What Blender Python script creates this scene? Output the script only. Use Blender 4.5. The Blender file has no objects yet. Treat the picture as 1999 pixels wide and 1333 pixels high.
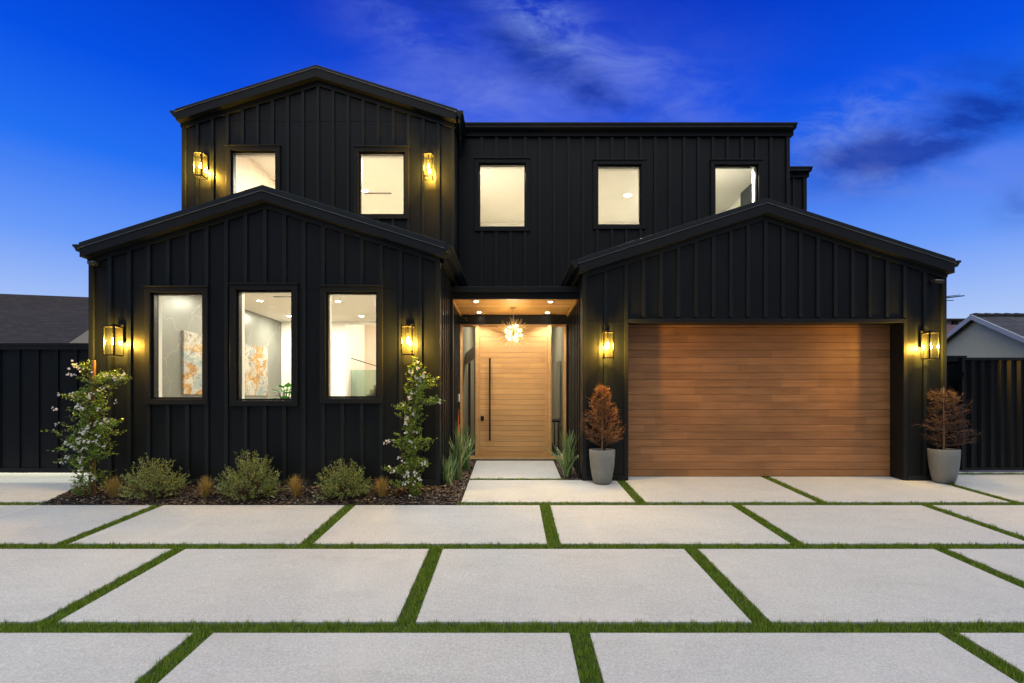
import bpy, math, random
import numpy as np
from mathutils import Vector, Matrix
R = math.radians
rnd = random.Random(7)
S = bpy.context.scene
C = S.collection

# ------------------------------------------------------------------ camera
F = 944.0            # focal length in photo pixels (17 mm on 36 mm, photo 1999 px wide)
CZ = 1.39            # camera height above the garage floor (z = 0)
cam = bpy.data.cameras.new('camera'); cam.lens = 17.0; cam.sensor_width = 36.0
cam.shift_y = 0.0578; cam.clip_start = 0.05; cam.clip_end = 3000
camo = bpy.data.objects.new('camera', cam); C.objects.link(camo)
camo.location = (0, 0, CZ); camo.rotation_euler = (R(90), 0, 0)
S.camera = camo
S.view_settings.view_transform = 'Standard'; S.view_settings.look = 'None'
S.view_settings.exposure = 0.0; S.view_settings.gamma = 1.0
S.render.engine = 'CYCLES'
S.cycles.max_bounces = 7; S.cycles.diffuse_bounces = 4; S.cycles.transparent_max_bounces = 16
S.cycles.caustics_reflective = False; S.cycles.caustics_refractive = False
S.cycles.sample_clamp_indirect = 6.0

def PX(px, D): return (px - 1000.0) * D / F       # lateral position of a measured bearing at depth D
def PZ(py, D): return CZ - (py - 782.0) * D / F   # height of a measured elevation at depth D
def GZ(d): return -0.677 + 0.0763 * d             # the drive rises towards the house

# ------------------------------------------------------------------ world (dusk sky)
W = bpy.data.worlds.new('World'); S.world = W; W.use_nodes = True
nt = W.node_tree; nt.nodes.clear()
def N(t, tree=None, **k):
    n = (tree or nt).nodes.new(t)
    for a, b in k.items(): setattr(n, a, b)
    return n
def mathn(tree, op, a, b=None, c=None, clamp=False):
    n = tree.nodes.new('ShaderNodeMath'); n.operation = op; n.use_clamp = clamp
    for i, v in enumerate((a, b, c)):
        if v is None: continue
        if isinstance(v, (int, float)): n.inputs[i].default_value = v
        else: tree.links.new(v, n.inputs[i])
    return n.outputs[0]
def ramp(tree, fac, stops, interp='LINEAR'):
    n = tree.nodes.new('ShaderNodeValToRGB'); n.color_ramp.interpolation = interp
    e = n.color_ramp.elements
    while len(e) > 1: e.remove(e[0])
    e[0].position = stops[0][0]; e[0].color = (*stops[0][1], 1)
    for p, c in stops[1:]:
        q = e.new(p); q.color = (*c, 1)
    if fac is not None: tree.links.new(fac, n.inputs[0])
    return n.outputs[0]
def mix(tree, fac, a, b, blend='MIX'):
    n = tree.nodes.new('ShaderNodeMix'); n.data_type = 'RGBA'; n.blend_type = blend
    for s, v in ((n.inputs[0], fac), (n.inputs[6], a), (n.inputs[7], b)):
        if isinstance(v, (int, float)): s.default_value = v
        elif isinstance(v, tuple): s.default_value = (*v[:3], 1)
        else: tree.links.new(v, s)
    return n.outputs[2]
def lin(r, g, b):
    f = lambda c: (c/255/12.92) if c/255 <= 0.04045 else ((c/255+0.055)/1.055)**2.4
    return (f(r), f(g), f(b))

tc = N('ShaderNodeTexCoord'); sp = N('ShaderNodeSeparateXYZ'); nt.links.new(tc.outputs['Generated'], sp.inputs[0])
dx, dy, dz = sp.outputs
el = mathn(nt, 'ARCTAN2', dz, mathn(nt, 'SQRT', mathn(nt, 'ADD', mathn(nt, 'MULTIPLY', dx, dx), mathn(nt, 'MULTIPLY', dy, dy))))
elf = mathn(nt, 'DIVIDE', el, math.pi/2, clamp=True)
base = ramp(nt, elf, [(0.0, lin(212,222,246)), (0.08, lin(172,198,246)), (0.16, lin(104,154,248)), (0.24, lin(34,112,242)),
                      (0.32, lin(2,80,228)), (0.42, lin(0,54,196)), (0.55, lin(0,38,160)), (1.0, lin(0,30,120))])
# clouds live on a direction grid around +Y
ay = mathn(nt, 'MAXIMUM', dy, 0.05)
cu = mathn(nt, 'DIVIDE', dx, ay); cv = mathn(nt, 'DIVIDE', dz, ay)
cb = N('ShaderNodeCombineXYZ'); nt.links.new(cu, cb.inputs[0]); nt.links.new(cv, cb.inputs[1])
def noise(tree, vec, scale, detail=6, rough=0.55, rot=0, sx=1, sy=1, sz=1, dist=0, loc=(0,0,0)):
    mp = tree.nodes.new('ShaderNodeMapping'); tree.links.new(vec, mp.inputs[0])
    mp.inputs['Scale'].default_value = (sx, sy, sz); mp.inputs['Rotation'].default_value = (0, 0, rot)
    mp.inputs['Location'].default_value = loc
    n = tree.nodes.new('ShaderNodeTexNoise'); n.inputs['Scale'].default_value = scale
    n.inputs['Detail'].default_value = detail; n.inputs['Roughness'].default_value = rough
    n.inputs['Distortion'].default_value = dist
    tree.links.new(mp.outputs[0], n.inputs['Vector'])
    return n.outputs[0]
n1 = noise(nt, cb.outputs[0], 4.2, 9, 0.60, rot=0.25, sx=0.8, sy=1.6, dist=0.25, loc=(.4,.2,0))
n2 = noise(nt, cb.outputs[0], 8.0, 10, 0.66, rot=0.25, sx=0.7, sy=1.7, dist=0.4, loc=(3,1,0))
def blob(px, py, rx, ry, ang):
    # soft elliptic bank of cloud centred on a bearing
    u0 = (px-1000)/F; v0 = (782-py)/F
    a = mathn(nt, 'SUBTRACT', cu, u0); b = mathn(nt, 'SUBTRACT', cv, v0)
    ca, sa = math.cos(ang), math.sin(ang)
    p = mathn(nt, 'DIVIDE', mathn(nt, 'ADD', mathn(nt, 'MULTIPLY', a, ca), mathn(nt, 'MULTIPLY', b, sa)), rx/F)
    q = mathn(nt, 'DIVIDE', mathn(nt, 'SUBTRACT', mathn(nt, 'MULTIPLY', b, ca), mathn(nt, 'MULTIPLY', a, sa)), ry/F)
    r2 = mathn(nt, 'ADD', mathn(nt, 'MULTIPLY', p, p), mathn(nt, 'MULTIPLY', q, q))
    return mathn(nt, 'EXPONENT', mathn(nt, 'MULTIPLY', r2, -1.0))
def addm(*xs):
    o = xs[0]
    for x in xs[1:]: o = mathn(nt, 'ADD', o, x)
    return o
def mulm(a, b): return mathn(nt, 'MULTIPLY', a, b)
s1 = mathn(nt, 'MULTIPLY', mathn(nt, 'SUBTRACT', n1, 0.36), 3.6, clamp=True)
s2 = mathn(nt, 'MULTIPLY', mathn(nt, 'SUBTRACT', n2, 0.42), 3.6, clamp=True)
# mauve veil, dark banks, bright wisps
veil = mulm(addm(mulm(blob(980, 190, 330, 110, 0.15), 0.95), mulm(blob(1230, 160, 260, 60, -0.5), 0.6), mulm(blob(760, 60, 160, 60, -0.6), 0.4), mulm(blob(1690, 300, 170, 75, 0.3), 0.8), mulm(blob(1950, 330, 160, 60, 0.1), .8)), mathn(nt, 'ADD', mathn(nt, 'MULTIPLY', mathn(nt, 'SUBTRACT', n2, 0.3), 1.9), 0.25))
dark = mulm(addm(mulm(blob(1080, 140, 260, 48, -0.52), 1.5), mulm(blob(870, 50, 110, 70, -0.5), 0.9), mulm(blob(1860, 245, 260, 62, 0.36), 1.5), mulm(blob(1740, 295, 140, 26, 0.12), 0.9), mulm(blob(1940, 130, 110, 45, 0.2), 0.45), mulm(blob(1995, 400, 60, 40, 0.3), 0.7)), s1)
wisp = mulm(addm(mulm(blob(1060, 40, 120, 45, -0.55), 1.5), mulm(blob(1640, 250, 150, 50, 0.45), 1.1), mulm(blob(1760, 350, 180, 35, 0.1), .6), mulm(blob(1330, 170, 120, 60, -0.4), 0.35), mulm(blob(800, 60, 130, 50, -.6), .35)), s2)
c1 = mix(nt, mathn(nt, 'MULTIPLY', veil, 0.72, clamp=True), base, lin(112,132,226))
c2 = mix(nt, mathn(nt, 'MINIMUM', mathn(nt, 'MULTIPLY', dark, 0.85, clamp=True), 0.86), c1, lin(12,52,160))
c3 = mix(nt, mathn(nt, 'MULTIPLY', wisp, 0.75, clamp=True), c2, lin(120,148,226))
# unseen sky: brightened overhead to light the ground, darkened low behind for black walls
back = mathn(nt, 'MULTIPLY', dy, -1.0)
bf = mathn(nt, 'MULTIPLY', mathn(nt, 'ADD', back, 0.1), 1.0, clamp=True)
glowc = ramp(nt, elf, [(0.0, (0.03, 0.035, 0.045)), (0.10, (0.05, 0.06, 0.08)), (0.35, (0.35, 0.37, 0.42)), (0.55, (1.5, 1.42, 1.28)), (1.0, (1.75, 1.68, 1.5))])
zen = mathn(nt, 'MULTIPLY', mathn(nt, 'SUBTRACT', elf, 0.55), 4.0, clamp=True)
c4 = mix(nt, mathn(nt, 'MAXIMUM', mathn(nt, 'POWER', bf, 0.5), zen), c3, glowc)
sky = N('ShaderNodeTexSky', sky_type='NISHITA'); sky.sun_disc = False
sky.sun_elevation = R(4); sky.sun_rotation = R(180)
c5 = mix(nt, 0.0015, c4, sky.outputs[0], 'ADD')
bg = N('ShaderNodeBackground'); bg.inputs[1].default_value = 1.0
nt.links.new(c5, bg.inputs[0])
wo = N('ShaderNodeOutputWorld'); nt.links.new(bg.outputs[0], wo.inputs[0])

# soft last light from behind the photographer
sl = bpy.data.lights.new('sun', 'SUN'); sl.energy = 1.4; sl.angle = R(50); sl.color = (0.98, 0.99, 0.98)
so = bpy.data.objects.new('sun', sl); C.objects.link(so); so.rotation_euler = (R(15), 0, R(14))

# ------------------------------------------------------------------ materials
def newmat(name):
    m = bpy.data.materials.new(name); m.use_nodes = True
    t = m.node_tree; p = t.nodes['Principled BSDF']
    return m, t, p
def objpos(t):
    g = t.nodes.new('ShaderNodeNewGeometry'); return g.outputs['Position'], g.outputs['Random Per Island']
def plain(name, col, rough=0.5, metal=0, spec=0.5, nscale=0, namt=0.0, bump=0.0, bscale=60, coat=0):
    m, t, p = newmat(name)
    p.inputs['Base Color'].default_value = (*col, 1); p.inputs['Roughness'].default_value = rough
    p.inputs['Metallic'].default_value = metal; p.inputs['Specular IOR Level'].default_value = spec
    p.inputs['Coat Weight'].default_value = coat
    pos, _ = objpos(t)
    if namt:
        n = noise(t, pos, nscale, 5, 0.6)
        c = mix(t, n, tuple(x*(1-namt) for x in col), tuple(min(1, x*(1+namt)) for x in col))
        t.links.new(c, p.inputs['Base Color'])
    if bump:
        n = noise(t, pos, bscale, 4, 0.6); b = t.nodes.new('ShaderNodeBump')
        b.inputs['Strength'].default_value = bump; b.inputs['Distance'].default_value = 0.01
        t.links.new(n, b.inputs['Height']); t.links.new(b.outputs[0], p.inputs['Normal'])
    return m
def emit(name, col, s):
    m, t, p = newmat(name); p.inputs['Base Color'].default_value = (0.8,0.8,0.8,1)
    p.inputs['Emission Color'].default_value = (*col, 1); p.inputs['Emission Strength'].default_value = s
    return m
def wood(name, a, b, grain=3.0, rough=0.42, axis='x', patch=0.35, lam=0.0):
    m, t, p = newmat(name)
    pos, isl = objpos(t)
    off = t.nodes.new('ShaderNodeCombineXYZ'); t.links.new(mathn(t, 'MULTIPLY', isl, 37.0), off.inputs[0]); t.links.new(mathn(t, 'MULTIPLY', isl, 11.0), off.inputs[1])
    va = t.nodes.new('ShaderNodeVectorMath'); va.operation = 'ADD'; t.links.new(pos, va.inputs[0]); t.links.new(off.outputs[0], va.inputs[1])
    sc = dict(sx=0.35, sy=6, sz=9) if axis == 'x' else (dict(sx=9, sy=6, sz=0.35) if axis == 'z' else dict(sx=9, sy=.35, sz=9))
    n = noise(t, va.outputs[0], grain, 8, 0.65, dist=0.6, **sc)
    n2 = noise(t, va.outputs[0], 1.2, 3, 0.5, sx=1.0, sy=1.5, sz=2.5, dist=0.5)
    n3 = noise(t, va.outputs[0], 14, 3, 0.6, **sc)
    f = mathn(t, 'MULTIPLY', mathn(t, 'SUBTRACT', n, 0.3), 2.2, clamp=True)
    c = mix(t, f, a, b)
    c = mix(t, mathn(t, 'MULTIPLY', mathn(t, 'SUBTRACT', n2, 0.38), 3.2*patch, clamp=True), c, tuple(x*0.62 for x in a))
    v = mathn(t, 'ADD', mathn(t, 'MULTIPLY', isl, 0.4), 0.8)
    if lam:      # shorter lamellae glued along each board
        sx3 = t.nodes.new('ShaderNodeSeparateXYZ'); t.links.new(pos, sx3.inputs[0])
        cell = mathn(t, 'FLOOR', mathn(t, 'ADD', mathn(t, 'MULTIPLY', sx3.outputs[0], 1.55), mathn(t, 'MULTIPLY', isl, 57.0)))
        wn = t.nodes.new('ShaderNodeTexWhiteNoise'); wn.noise_dimensions = '2D'
        cv2 = t.nodes.new('ShaderNodeCombineXYZ'); t.links.new(cell, cv2.inputs[0]); t.links.new(isl, cv2.inputs[1]); t.links.new(cv2.outputs[0], wn.inputs['Vector'])
        v = mathn(t, 'ADD', mathn(t, 'ADD', mathn(t, 'MULTIPLY', isl, 0.16), 0.92-lam/2), mathn(t, 'MULTIPLY', wn.outputs['Value'], lam))
    h = t.nodes.new('ShaderNodeHueSaturation'); t.links.new(v, h.inputs['Value']); t.links.new(c, h.inputs['Color'])
    t.links.new(h.outputs[0], p.inputs['Base Color']); p.inputs['Roughness'].default_value = rough
    b_ = t.nodes.new('ShaderNodeBump'); b_.inputs['Strength'].default_value = 0.25; b_.inputs['Distance'].default_value = 0.003
    t.links.new(n3, b_.inputs['Height']); t.links.new(b_.outputs[0], p.inputs['Normal'])
    return m
def leafmat(name, cols, rough=0.5, trans=0.25):
    m, t, p = newmat(name)
    _, isl = objpos(t)
    n = len(cols)
    c = ramp(t, isl, [(i/(n-1), cols[i]) for i in range(n)])
    t.links.new(c, p.inputs['Base Color']); p.inputs['Roughness'].default_value = rough
    tr = t.nodes.new('ShaderNodeBsdfTranslucent'); t.links.new(c, tr.inputs[0])
    mx = t.nodes.new('ShaderNodeMixShader'); mx.inputs[0].default_value = trans
    t.links.new(p.outputs[0], mx.inputs[1]); t.links.new(tr.outputs[0], mx.inputs[2])
    t.links.new(mx.outputs[0], t.nodes['Material Output'].inputs[0])
    return m
def glassmat(name, tint=(0.97,0.98,0.97), refl=1.0):
    m = bpy.data.materials.new(name); m.use_nodes = True; t = m.node_tree; t.nodes.clear()
    tr = t.nodes.new('ShaderNodeBsdfTransparent'); tr.inputs[0].default_value = (*tint, 1)
    gl = t.nodes.new('ShaderNodeBsdfGlossy'); gl.inputs['Roughness'].default_value = 0.0
    fr = t.nodes.new('ShaderNodeFresnel'); fr.inputs[0].default_value = 1.5
    mx = t.nodes.new('ShaderNodeMixShader'); t.links.new(mathn(t, 'MULTIPLY', fr.outputs[0], refl), mx.inputs[0])
    t.links.new(tr.outputs[0], mx.inputs[1]); t.links.new(gl.outputs[0], mx.inputs[2])
    o = t.nodes.new('ShaderNodeOutputMaterial'); t.links.new(mx.outputs[0], o.inputs[0])
    return m

M = {}
# board and batten paint with faint brush texture
m, t, p = newmat('black_paint'); pos, isl = objpos(t)
nn = noise(t, pos, 3.0, 6, 0.65, sx=1, sy=1, sz=0.4)
t.links.new(mix(t, nn, (0.0045, 0.0062, 0.0078), (0.0075, 0.0100, 0.0120)), p.inputs['Base Color'])
p.inputs['Specular IOR Level'].default_value = 0.30
t.links.new(mathn(t, 'ADD', mathn(t, 'MULTIPLY', nn, 0.16), 0.30), p.inputs['Roughness'])
b_ = t.nodes.new('ShaderNodeBump'); b_.inputs['Strength'].default_value = 0.22; b_.inputs['Distance'].default_value = 0.004
t.links.new(noise(t, pos, 26, 5, 0.7, sx=2.5, sy=2.5, sz=0.5), b_.inputs['Height']); t.links.new(b_.outputs[0], p.inputs['Normal'])
M['black'] = m
M['batten'] = plain('black_batten_paint', (0.0120, 0.0160, 0.0185), 0.34, spec=.3, nscale=3, namt=0.25, bump=0.15, bscale=30)
M['lit_batten'] = plain('lit_side_batten', (0.020, 0.023, 0.025), 0.20, spec=.6, nscale=3, namt=0.25, bump=0.1, bscale=30)  # batten paint copy, lightened and glossed: lit streaks put into the colour
M['trim'] = plain('black_trim', (0.013, 0.0155, 0.018), 0.38, spec=.22, nscale=4, namt=0.25, bump=0.1, bscale=40)
M['roof_edge'] = plain('roof_edge_metal', (0.020, 0.027, 0.032), 0.36, spec=.25, metal=0.1, nscale=5, namt=0.25, bump=.1, bscale=25)
M['frame'] = plain('window_frame_black', (0.010, 0.010, 0.011), 0.3, nscale=8, namt=.2)
M['metal'] = plain('black_metal', (0.008, 0.008, 0.008), 0.5, spec=.25, metal=0.0, nscale=10, namt=.2)
M['flash'] = plain('drip_edge_metal', (0.16, 0.18, 0.20), 0.35, metal=0.6, nscale=6, namt=.4)
M['roofing'] = plain('dark_shingle', (0.03, 0.033, 0.038), 0.85, nscale=14, namt=0.5, bump=0.6, bscale=30)
M['door_wood'] = wood('cedar_door_boards', (0.50, 0.275, 0.105), (0.68, 0.41, 0.175), patch=0.2, lam=0.10)
M['garage_wood'] = wood('stained_garage_boards', (0.27, 0.125, 0.048), (0.42, 0.205, 0.085), patch=0.4, lam=0.22)
M['soffit_wood'] = wood('cedar_soffit', (0.60, 0.32, 0.085), (0.74, 0.43, 0.14), patch=0.2)
M['stake'] = wood('stake_wood', (0.28, 0.13, 0.05), (0.42, 0.22, 0.09), axis='z')
M['stairwood'] = wood('stair_wood', (0.30, 0.15, 0.07), (0.40, 0.22, 0.11))
M['palewood'] = wood('pale_wood_panel', (0.62, 0.50, 0.40), (0.72, 0.60, 0.49), axis='z', patch=.1)
M['darkwood'] = wood('dark_slat_wood', (0.07, 0.035, 0.02), (0.12, 0.06, 0.035), axis='z')
M['white'] = plain('white_plaster', (0.74, 0.72, 0.68), 0.7, nscale=3, namt=0.04)
M['ceil'] = plain('ceiling_paint', (0.74, 0.71, 0.66), 0.8, nscale=3, namt=0.04)
M['floor'] = plain('interior_floor', (0.45, 0.38, 0.30), 0.4, nscale=4, namt=0.15)
M['glass'] = glassmat('window_glass', refl=.7)
M['railglass'] = glassmat('green_tint_glass', (0.74, 0.86, 0.80))
M['mirror'] = plain('mirror_glass', (0.75, 0.8, 0.82), 0.05, metal=1, nscale=3, namt=.02)
M['gold'] = plain('brushed_brass', (0.85, 0.62, 0.30), 0.35, metal=.6, nscale=20, namt=.1)
M['bulb'] = emit('warm_bulb', (1.0, 0.84, 0.50), 70)
M['chbulb'] = emit('chandelier_bulb', (1.0, 0.82, 0.58), 45)
M['dl'] = emit('downlight_lens', (1.0, 0.88, 0.70), 40)
M['dltrim'] = plain('downlight_trim', (0.8, 0.78, 0.74), 0.5, nscale=9, namt=.05)
M['stucco'] = plain('pale_stucco', (0.80, 0.78, 0.50), 0.9, nscale=6, namt=0.08, bump=0.5, bscale=50)
M['ltstucco'] = plain('cream_stucco', (0.50, 0.46, 0.40), 0.9, nscale=6, namt=0.08, bump=0.5, bscale=50)
M['whitetrim'] = plain('white_fascia', (0.55, 0.60, 0.63), 0.6, nscale=5, namt=.08)
M['soil'] = plain('dark_soil', (0.018, 0.014, 0.011), 0.95, nscale=12, namt=0.6, bump=1.0, bscale=45)
M['terracotta'] = plain('reddish_roof', (0.10, 0.05, 0.04), 0.8, nscale=9, namt=.4, bump=.5, bscale=25)

def shingle(name, a, b, zs, xs):
    m, t, p = newmat(name); tcn = t.nodes.new('ShaderNodeTexCoord')
    mp = t.nodes.new('ShaderNodeMapping'); t.links.new(tcn.outputs['UV'], mp.inputs[0])
    br = t.nodes.new('ShaderNodeTexBrick'); t.links.new(mp.outputs[0], br.inputs[0])
    br.inputs['Scale'].default_value = 1; br.inputs['Brick Width'].default_value = xs; br.inputs['Row Height'].default_value = zs
    br.inputs['Mortar Size'].default_value = 0.012; br.inputs['Color1'].default_value = (*a, 1); br.inputs['Color2'].default_value = (*b, 1)
    br.inputs['Mortar'].default_value = (a[0]*.3, a[1]*.3, a[2]*.3, 1)
    nn = noise(t, tcn.outputs['UV'], 6, 5, .6)
    c = mix(t, 0.7, br.outputs[0], mix(t, nn, (.25,.25,.25), (1.6,1.6,1.6)), 'MULTIPLY')
    t.links.new(c, p.inputs['Base Color']); p.inputs['Roughness'].default_value = 0.85
    bp = t.nodes.new('ShaderNodeBump'); bp.inputs['Distance'].default_value = 0.03; t.links.new(br.outputs['Fac'], bp.inputs['Height']); bp.invert = True
    t.links.new(bp.outputs[0], p.inputs['Normal'])
    return m
M['shingle_l'] = shingle('brown_shingles', (0.012, 0.0095, 0.010), (0.028, 0.021, 0.020), 0.16, 0.4)
M['shingle_r'] = shingle('slate_tiles', (0.028, 0.034, 0.045), (0.055, 0.062, 0.078), 0.33, 0.6)

# concrete: pale broom-finished, speckled, with faint cloudy stains
m, t, p = newmat('pale_concrete'); pos, isl = objpos(t)
big = noise(t, pos, 0.9, 4, 0.55, sx=1, sy=1.6, sz=1, dist=0.8)
fine = noise(t, pos, 55, 4, 0.75)
spk = noise(t, pos, 150, 2, 0.6)
smear = noise(t, pos, 2.2, 6, 0.65, rot=0.6, sx=0.6, sy=2.0, dist=1.0)
c = mix(t, big, (0.515, 0.55, 0.565), (0.655, 0.69, 0.71))
c = mix(t, mathn(t, 'MULTIPLY', mathn(t, 'SUBTRACT', smear, 0.5), 1.6, clamp=True), c, (0.44, 0.45, 0.45))
c = mix(t, mathn(t, 'MULTIPLY', mathn(t, 'SUBTRACT', fine, 0.42), 2.4, clamp=True), mix(t, 1.0, c, (0.60,0.60,0.60), 'MULTIPLY'), c)
c = mix(t, mathn(t, 'MULTIPLY', mathn(t, 'SUBTRACT', spk, 0.60), 6.0, clamp=True), c, (0.22, 0.21, 0.20))
stn = noise(t, pos, 0.55, 7, 0.7, sx=1.5, sy=0.5, dist=1.5, loc=(5, 3, 0))
c = mix(t, mathn(t, 'MULTIPLY', mathn(t, 'SUBTRACT', stn, 0.52), 3.0, clamp=True), c, (0.47, 0.475, 0.465))
trk = noise(t, pos, 1.0, 4, 0.6, sx=3.2, sy=0.10, dist=0.3, loc=(1, 7, 0))
c = mix(t, mathn(t, 'MULTIPLY', mathn(t, 'SUBTRACT', trk, 0.58), 1.8, clamp=True), c, (0.42, 0.42, 0.415))
hv = t.nodes.new('ShaderNodeHueSaturation'); t.links.new(c, hv.inputs['Color'])
t.links.new(mathn(t, 'ADD', mathn(t, 'MULTIPLY', isl, 0.07), 0.965), hv.inputs['Value'])
t.links.new(hv.outputs[0], p.inputs['Base Color']); p.inputs['Roughness'].default_value = 0.8
b_ = t.nodes.new('ShaderNodeBump'); b_.inputs['Strength'].default_value = 0.6; b_.inputs['Distance'].default_value = 0.004
t.links.new(fine, b_.inputs['Height']); t.links.new(b_.outputs[0], p.inputs['Normal'])
M['concrete'] = m
M['kerb'] = plain('kerb_concrete', (0.55, 0.53, 0.48), 0.8, nscale=9, namt=.15, bump=.3)
# pot: grey cast stone
M['pot'] = plain('grey_cast_stone', (0.21, 0.225, 0.22), 0.7, nscale=5, namt=0.22, bump=0.3, bscale=30)

M['turf'] = leafmat('artificial_turf', [(0.03,0.075,0.005), (0.20,0.36,0.018), (0.10,0.22,0.010), (0.38,0.48,0.06), (0.13,0.26,0.014), (0.05,0.12,0.007)], 0.55, 0.25)
M['turfbase'] = plain('turf_backing', (0.014, 0.030, 0.006), 0.9, nscale=30, namt=.5)
M['shrubleaf'] = leafmat('grey_green_leaf', [(0.07,0.14,0.045), (0.20,0.28,0.07), (0.36,0.42,0.14), (0.10,0.18,0.06), (0.44,0.47,0.12), (0.05,0.11,0.04)], 0.45, 0.25)
M['vineleaf'] = leafmat('jasmine_leaf', [(0.08,0.18,0.02), (0.20,0.34,0.035), (0.31,0.42,0.05), (0.06,0.13,0.02), (0.24,0.38,0.05)], 0.4, 0.25)
M['flower'] = leafmat('white_petal', [(0.80,0.79,0.77), (0.74,0.71,0.71), (0.85,0.84,0.82)], 0.6, 0.3)
M['tuft'] = leafmat('sedge_blade', [(0.42,0.30,0.05), (0.30,0.32,0.05), (0.50,0.27,0.08), (0.55,0.40,0.14), (0.22,0.27,0.05)], 0.5, 0.25)
M['tuftdry'] = leafmat('dry_blade', [(0.30,0.16,0.09), (0.36,0.24,0.15), (0.20,0.10,0.06)], 0.6, 0.2)
M['flax_g'] = leafmat('flax_green', [(0.12,0.24,0.05), (0.065,0.16,0.04), (0.15,0.27,0.06)], 0.35, 0.15)
M['flax_y'] = leafmat('flax_margin', [(0.52,0.56,0.28), (0.46,0.52,0.25), (0.60,0.60,0.36)], 0.35, 0.15)
M['flaxbloom'] = plain('orange_bract', (0.55, 0.13, 0.03), 0.5, nscale=20, namt=.2)
M['dryleaf'] = leafmat('copper_twig', [(0.34,0.14,0.035), (0.26,0.095,0.03), (0.42,0.21,0.06), (0.20,0.075,0.028)], 0.5, 0.15)
M['dryleaf2'] = leafmat('plum_brown_twig', [(0.065,0.028,0.024), (0.045,0.018,0.018), (0.11,0.05,0.036), (0.035,0.015,0.016)], 0.5, 0.15)
M['bark'] = plain('thin_bark', (0.30, 0.19, 0.09), 0.8, nscale=30, namt=.35, bump=.4)
M['twig'] = plain('brown_twig', (0.10, 0.065, 0.04), 0.8, nscale=30, namt=.3)
M['houseleaf'] = leafmat('fiddle_leaf', [(0.025,0.13,0.015), (0.05,0.20,0.025), (0.02,0.10,0.012)], 0.6, 0.2)
M['chip'] = leafmat('wood_chip', [(0.025,0.016,0.012), (0.07,0.042,0.026), (0.014,0.011,0.01), (0.12,0.075,0.045), (0.035,0.022,0.015), (0.012,0.010,0.009), (.30,.27,.24)], 0.7, 0.0)
M['tie'] = plain('green_plastic_tie', (0.01, 0.25, 0.14), 0.4, nscale=30, namt=.1)
M['cama'] = plain('dark_plastic', (0.03, 0.03, 0.032), 0.3, nscale=20, namt=.2)
M['camlens'] = plain('camera_lens', (0.005, 0.005, 0.006), 0.05, nscale=20, namt=.1)
M['white_plastic'] = plain('white_plastic', (0.7, 0.72, 0.72), 0.4, nscale=20, namt=.04)
# lantern glass: seeded, glows around the bulb
m = bpy.data.materials.new('seeded_lantern_glass'); m.use_nodes = True; t = m.node_tree; t.nodes.clear()
tr = t.nodes.new('ShaderNodeBsdfTransparent'); tr.inputs[0].default_value = (1, 0.97, 0.90, 1)
tl = t.nodes.new('ShaderNodeBsdfTranslucent'); tl.inputs[0].default_value = (0.75, 0.95, 1.0, 1)
gl = t.nodes.new('ShaderNodeBsdfGlossy'); gl.inputs['Roughness'].default_value = 0.1
a_ = t.nodes.new('ShaderNodeMixShader'); g_ = t.nodes.new('ShaderNodeNewGeometry')
t.links.new(mathn(t, 'MULTIPLY', noise(t, g_.outputs['Position'], 60, 3, .6, sx=3, sy=3, sz=.6), 0.003), a_.inputs[0])
t.links.new(tr.outputs[0], a_.inputs[1]); t.links.new(tl.outputs[0], a_.inputs[2])
b2 = t.nodes.new('ShaderNodeMixShader'); b2.inputs[0].default_value = 0.015; t.links.new(a_.outputs[0], b2.inputs[1]); t.links.new(gl.outputs[0], b2.inputs[2])
o_ = t.nodes.new('ShaderNodeOutputMaterial'); t.links.new(b2.outputs[0], o_.inputs[0]); M['lglass'] = m
# grey veined stone wall
m, t, p = newmat('grey_veined_stone'); pos, isl = objpos(t)
cl = noise(t, pos, 1.1, 5, .6, dist=.6)
c = mix(t, cl, (0.085, 0.09, 0.09), (0.19, 0.19, 0.165))
vo = t.nodes.new('ShaderNodeTexVoronoi'); vo.feature = 'DISTANCE_TO_EDGE'; vo.inputs['Scale'].default_value = 0.8
vm = t.nodes.new('ShaderNodeVectorMath'); vm.operation = 'ADD'; t.links.new(pos, vm.inputs[0])
nc = t.nodes.new('ShaderNodeTexNoise'); nc.inputs['Scale'].default_value = 1.3; nc.inputs['Detail'].default_value = 6; t.links.new(pos, nc.inputs['Vector'])
vs = t.nodes.new('ShaderNodeVectorMath'); vs.operation = 'SCALE'; vs.inputs['Scale'].default_value = 1.1; t.links.new(nc.outputs['Color'], vs.inputs[0]); t.links.new(vs.outputs[0], vm.inputs[1])
t.links.new(vm.outputs[0], vo.inputs['Vector'])
vf = ramp(t, vo.outputs['Distance'], [(0, (1,1,1)), (0.008, (0,0,0))])
c = mix(t, mathn(t, 'MULTIPLY', vf, 0.35), c, (0.5, 0.5, 0.48))
t.links.new(c, p.inputs['Base Color']); p.inputs['Roughness'].default_value = 0.35; M['stone'] = m
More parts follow.
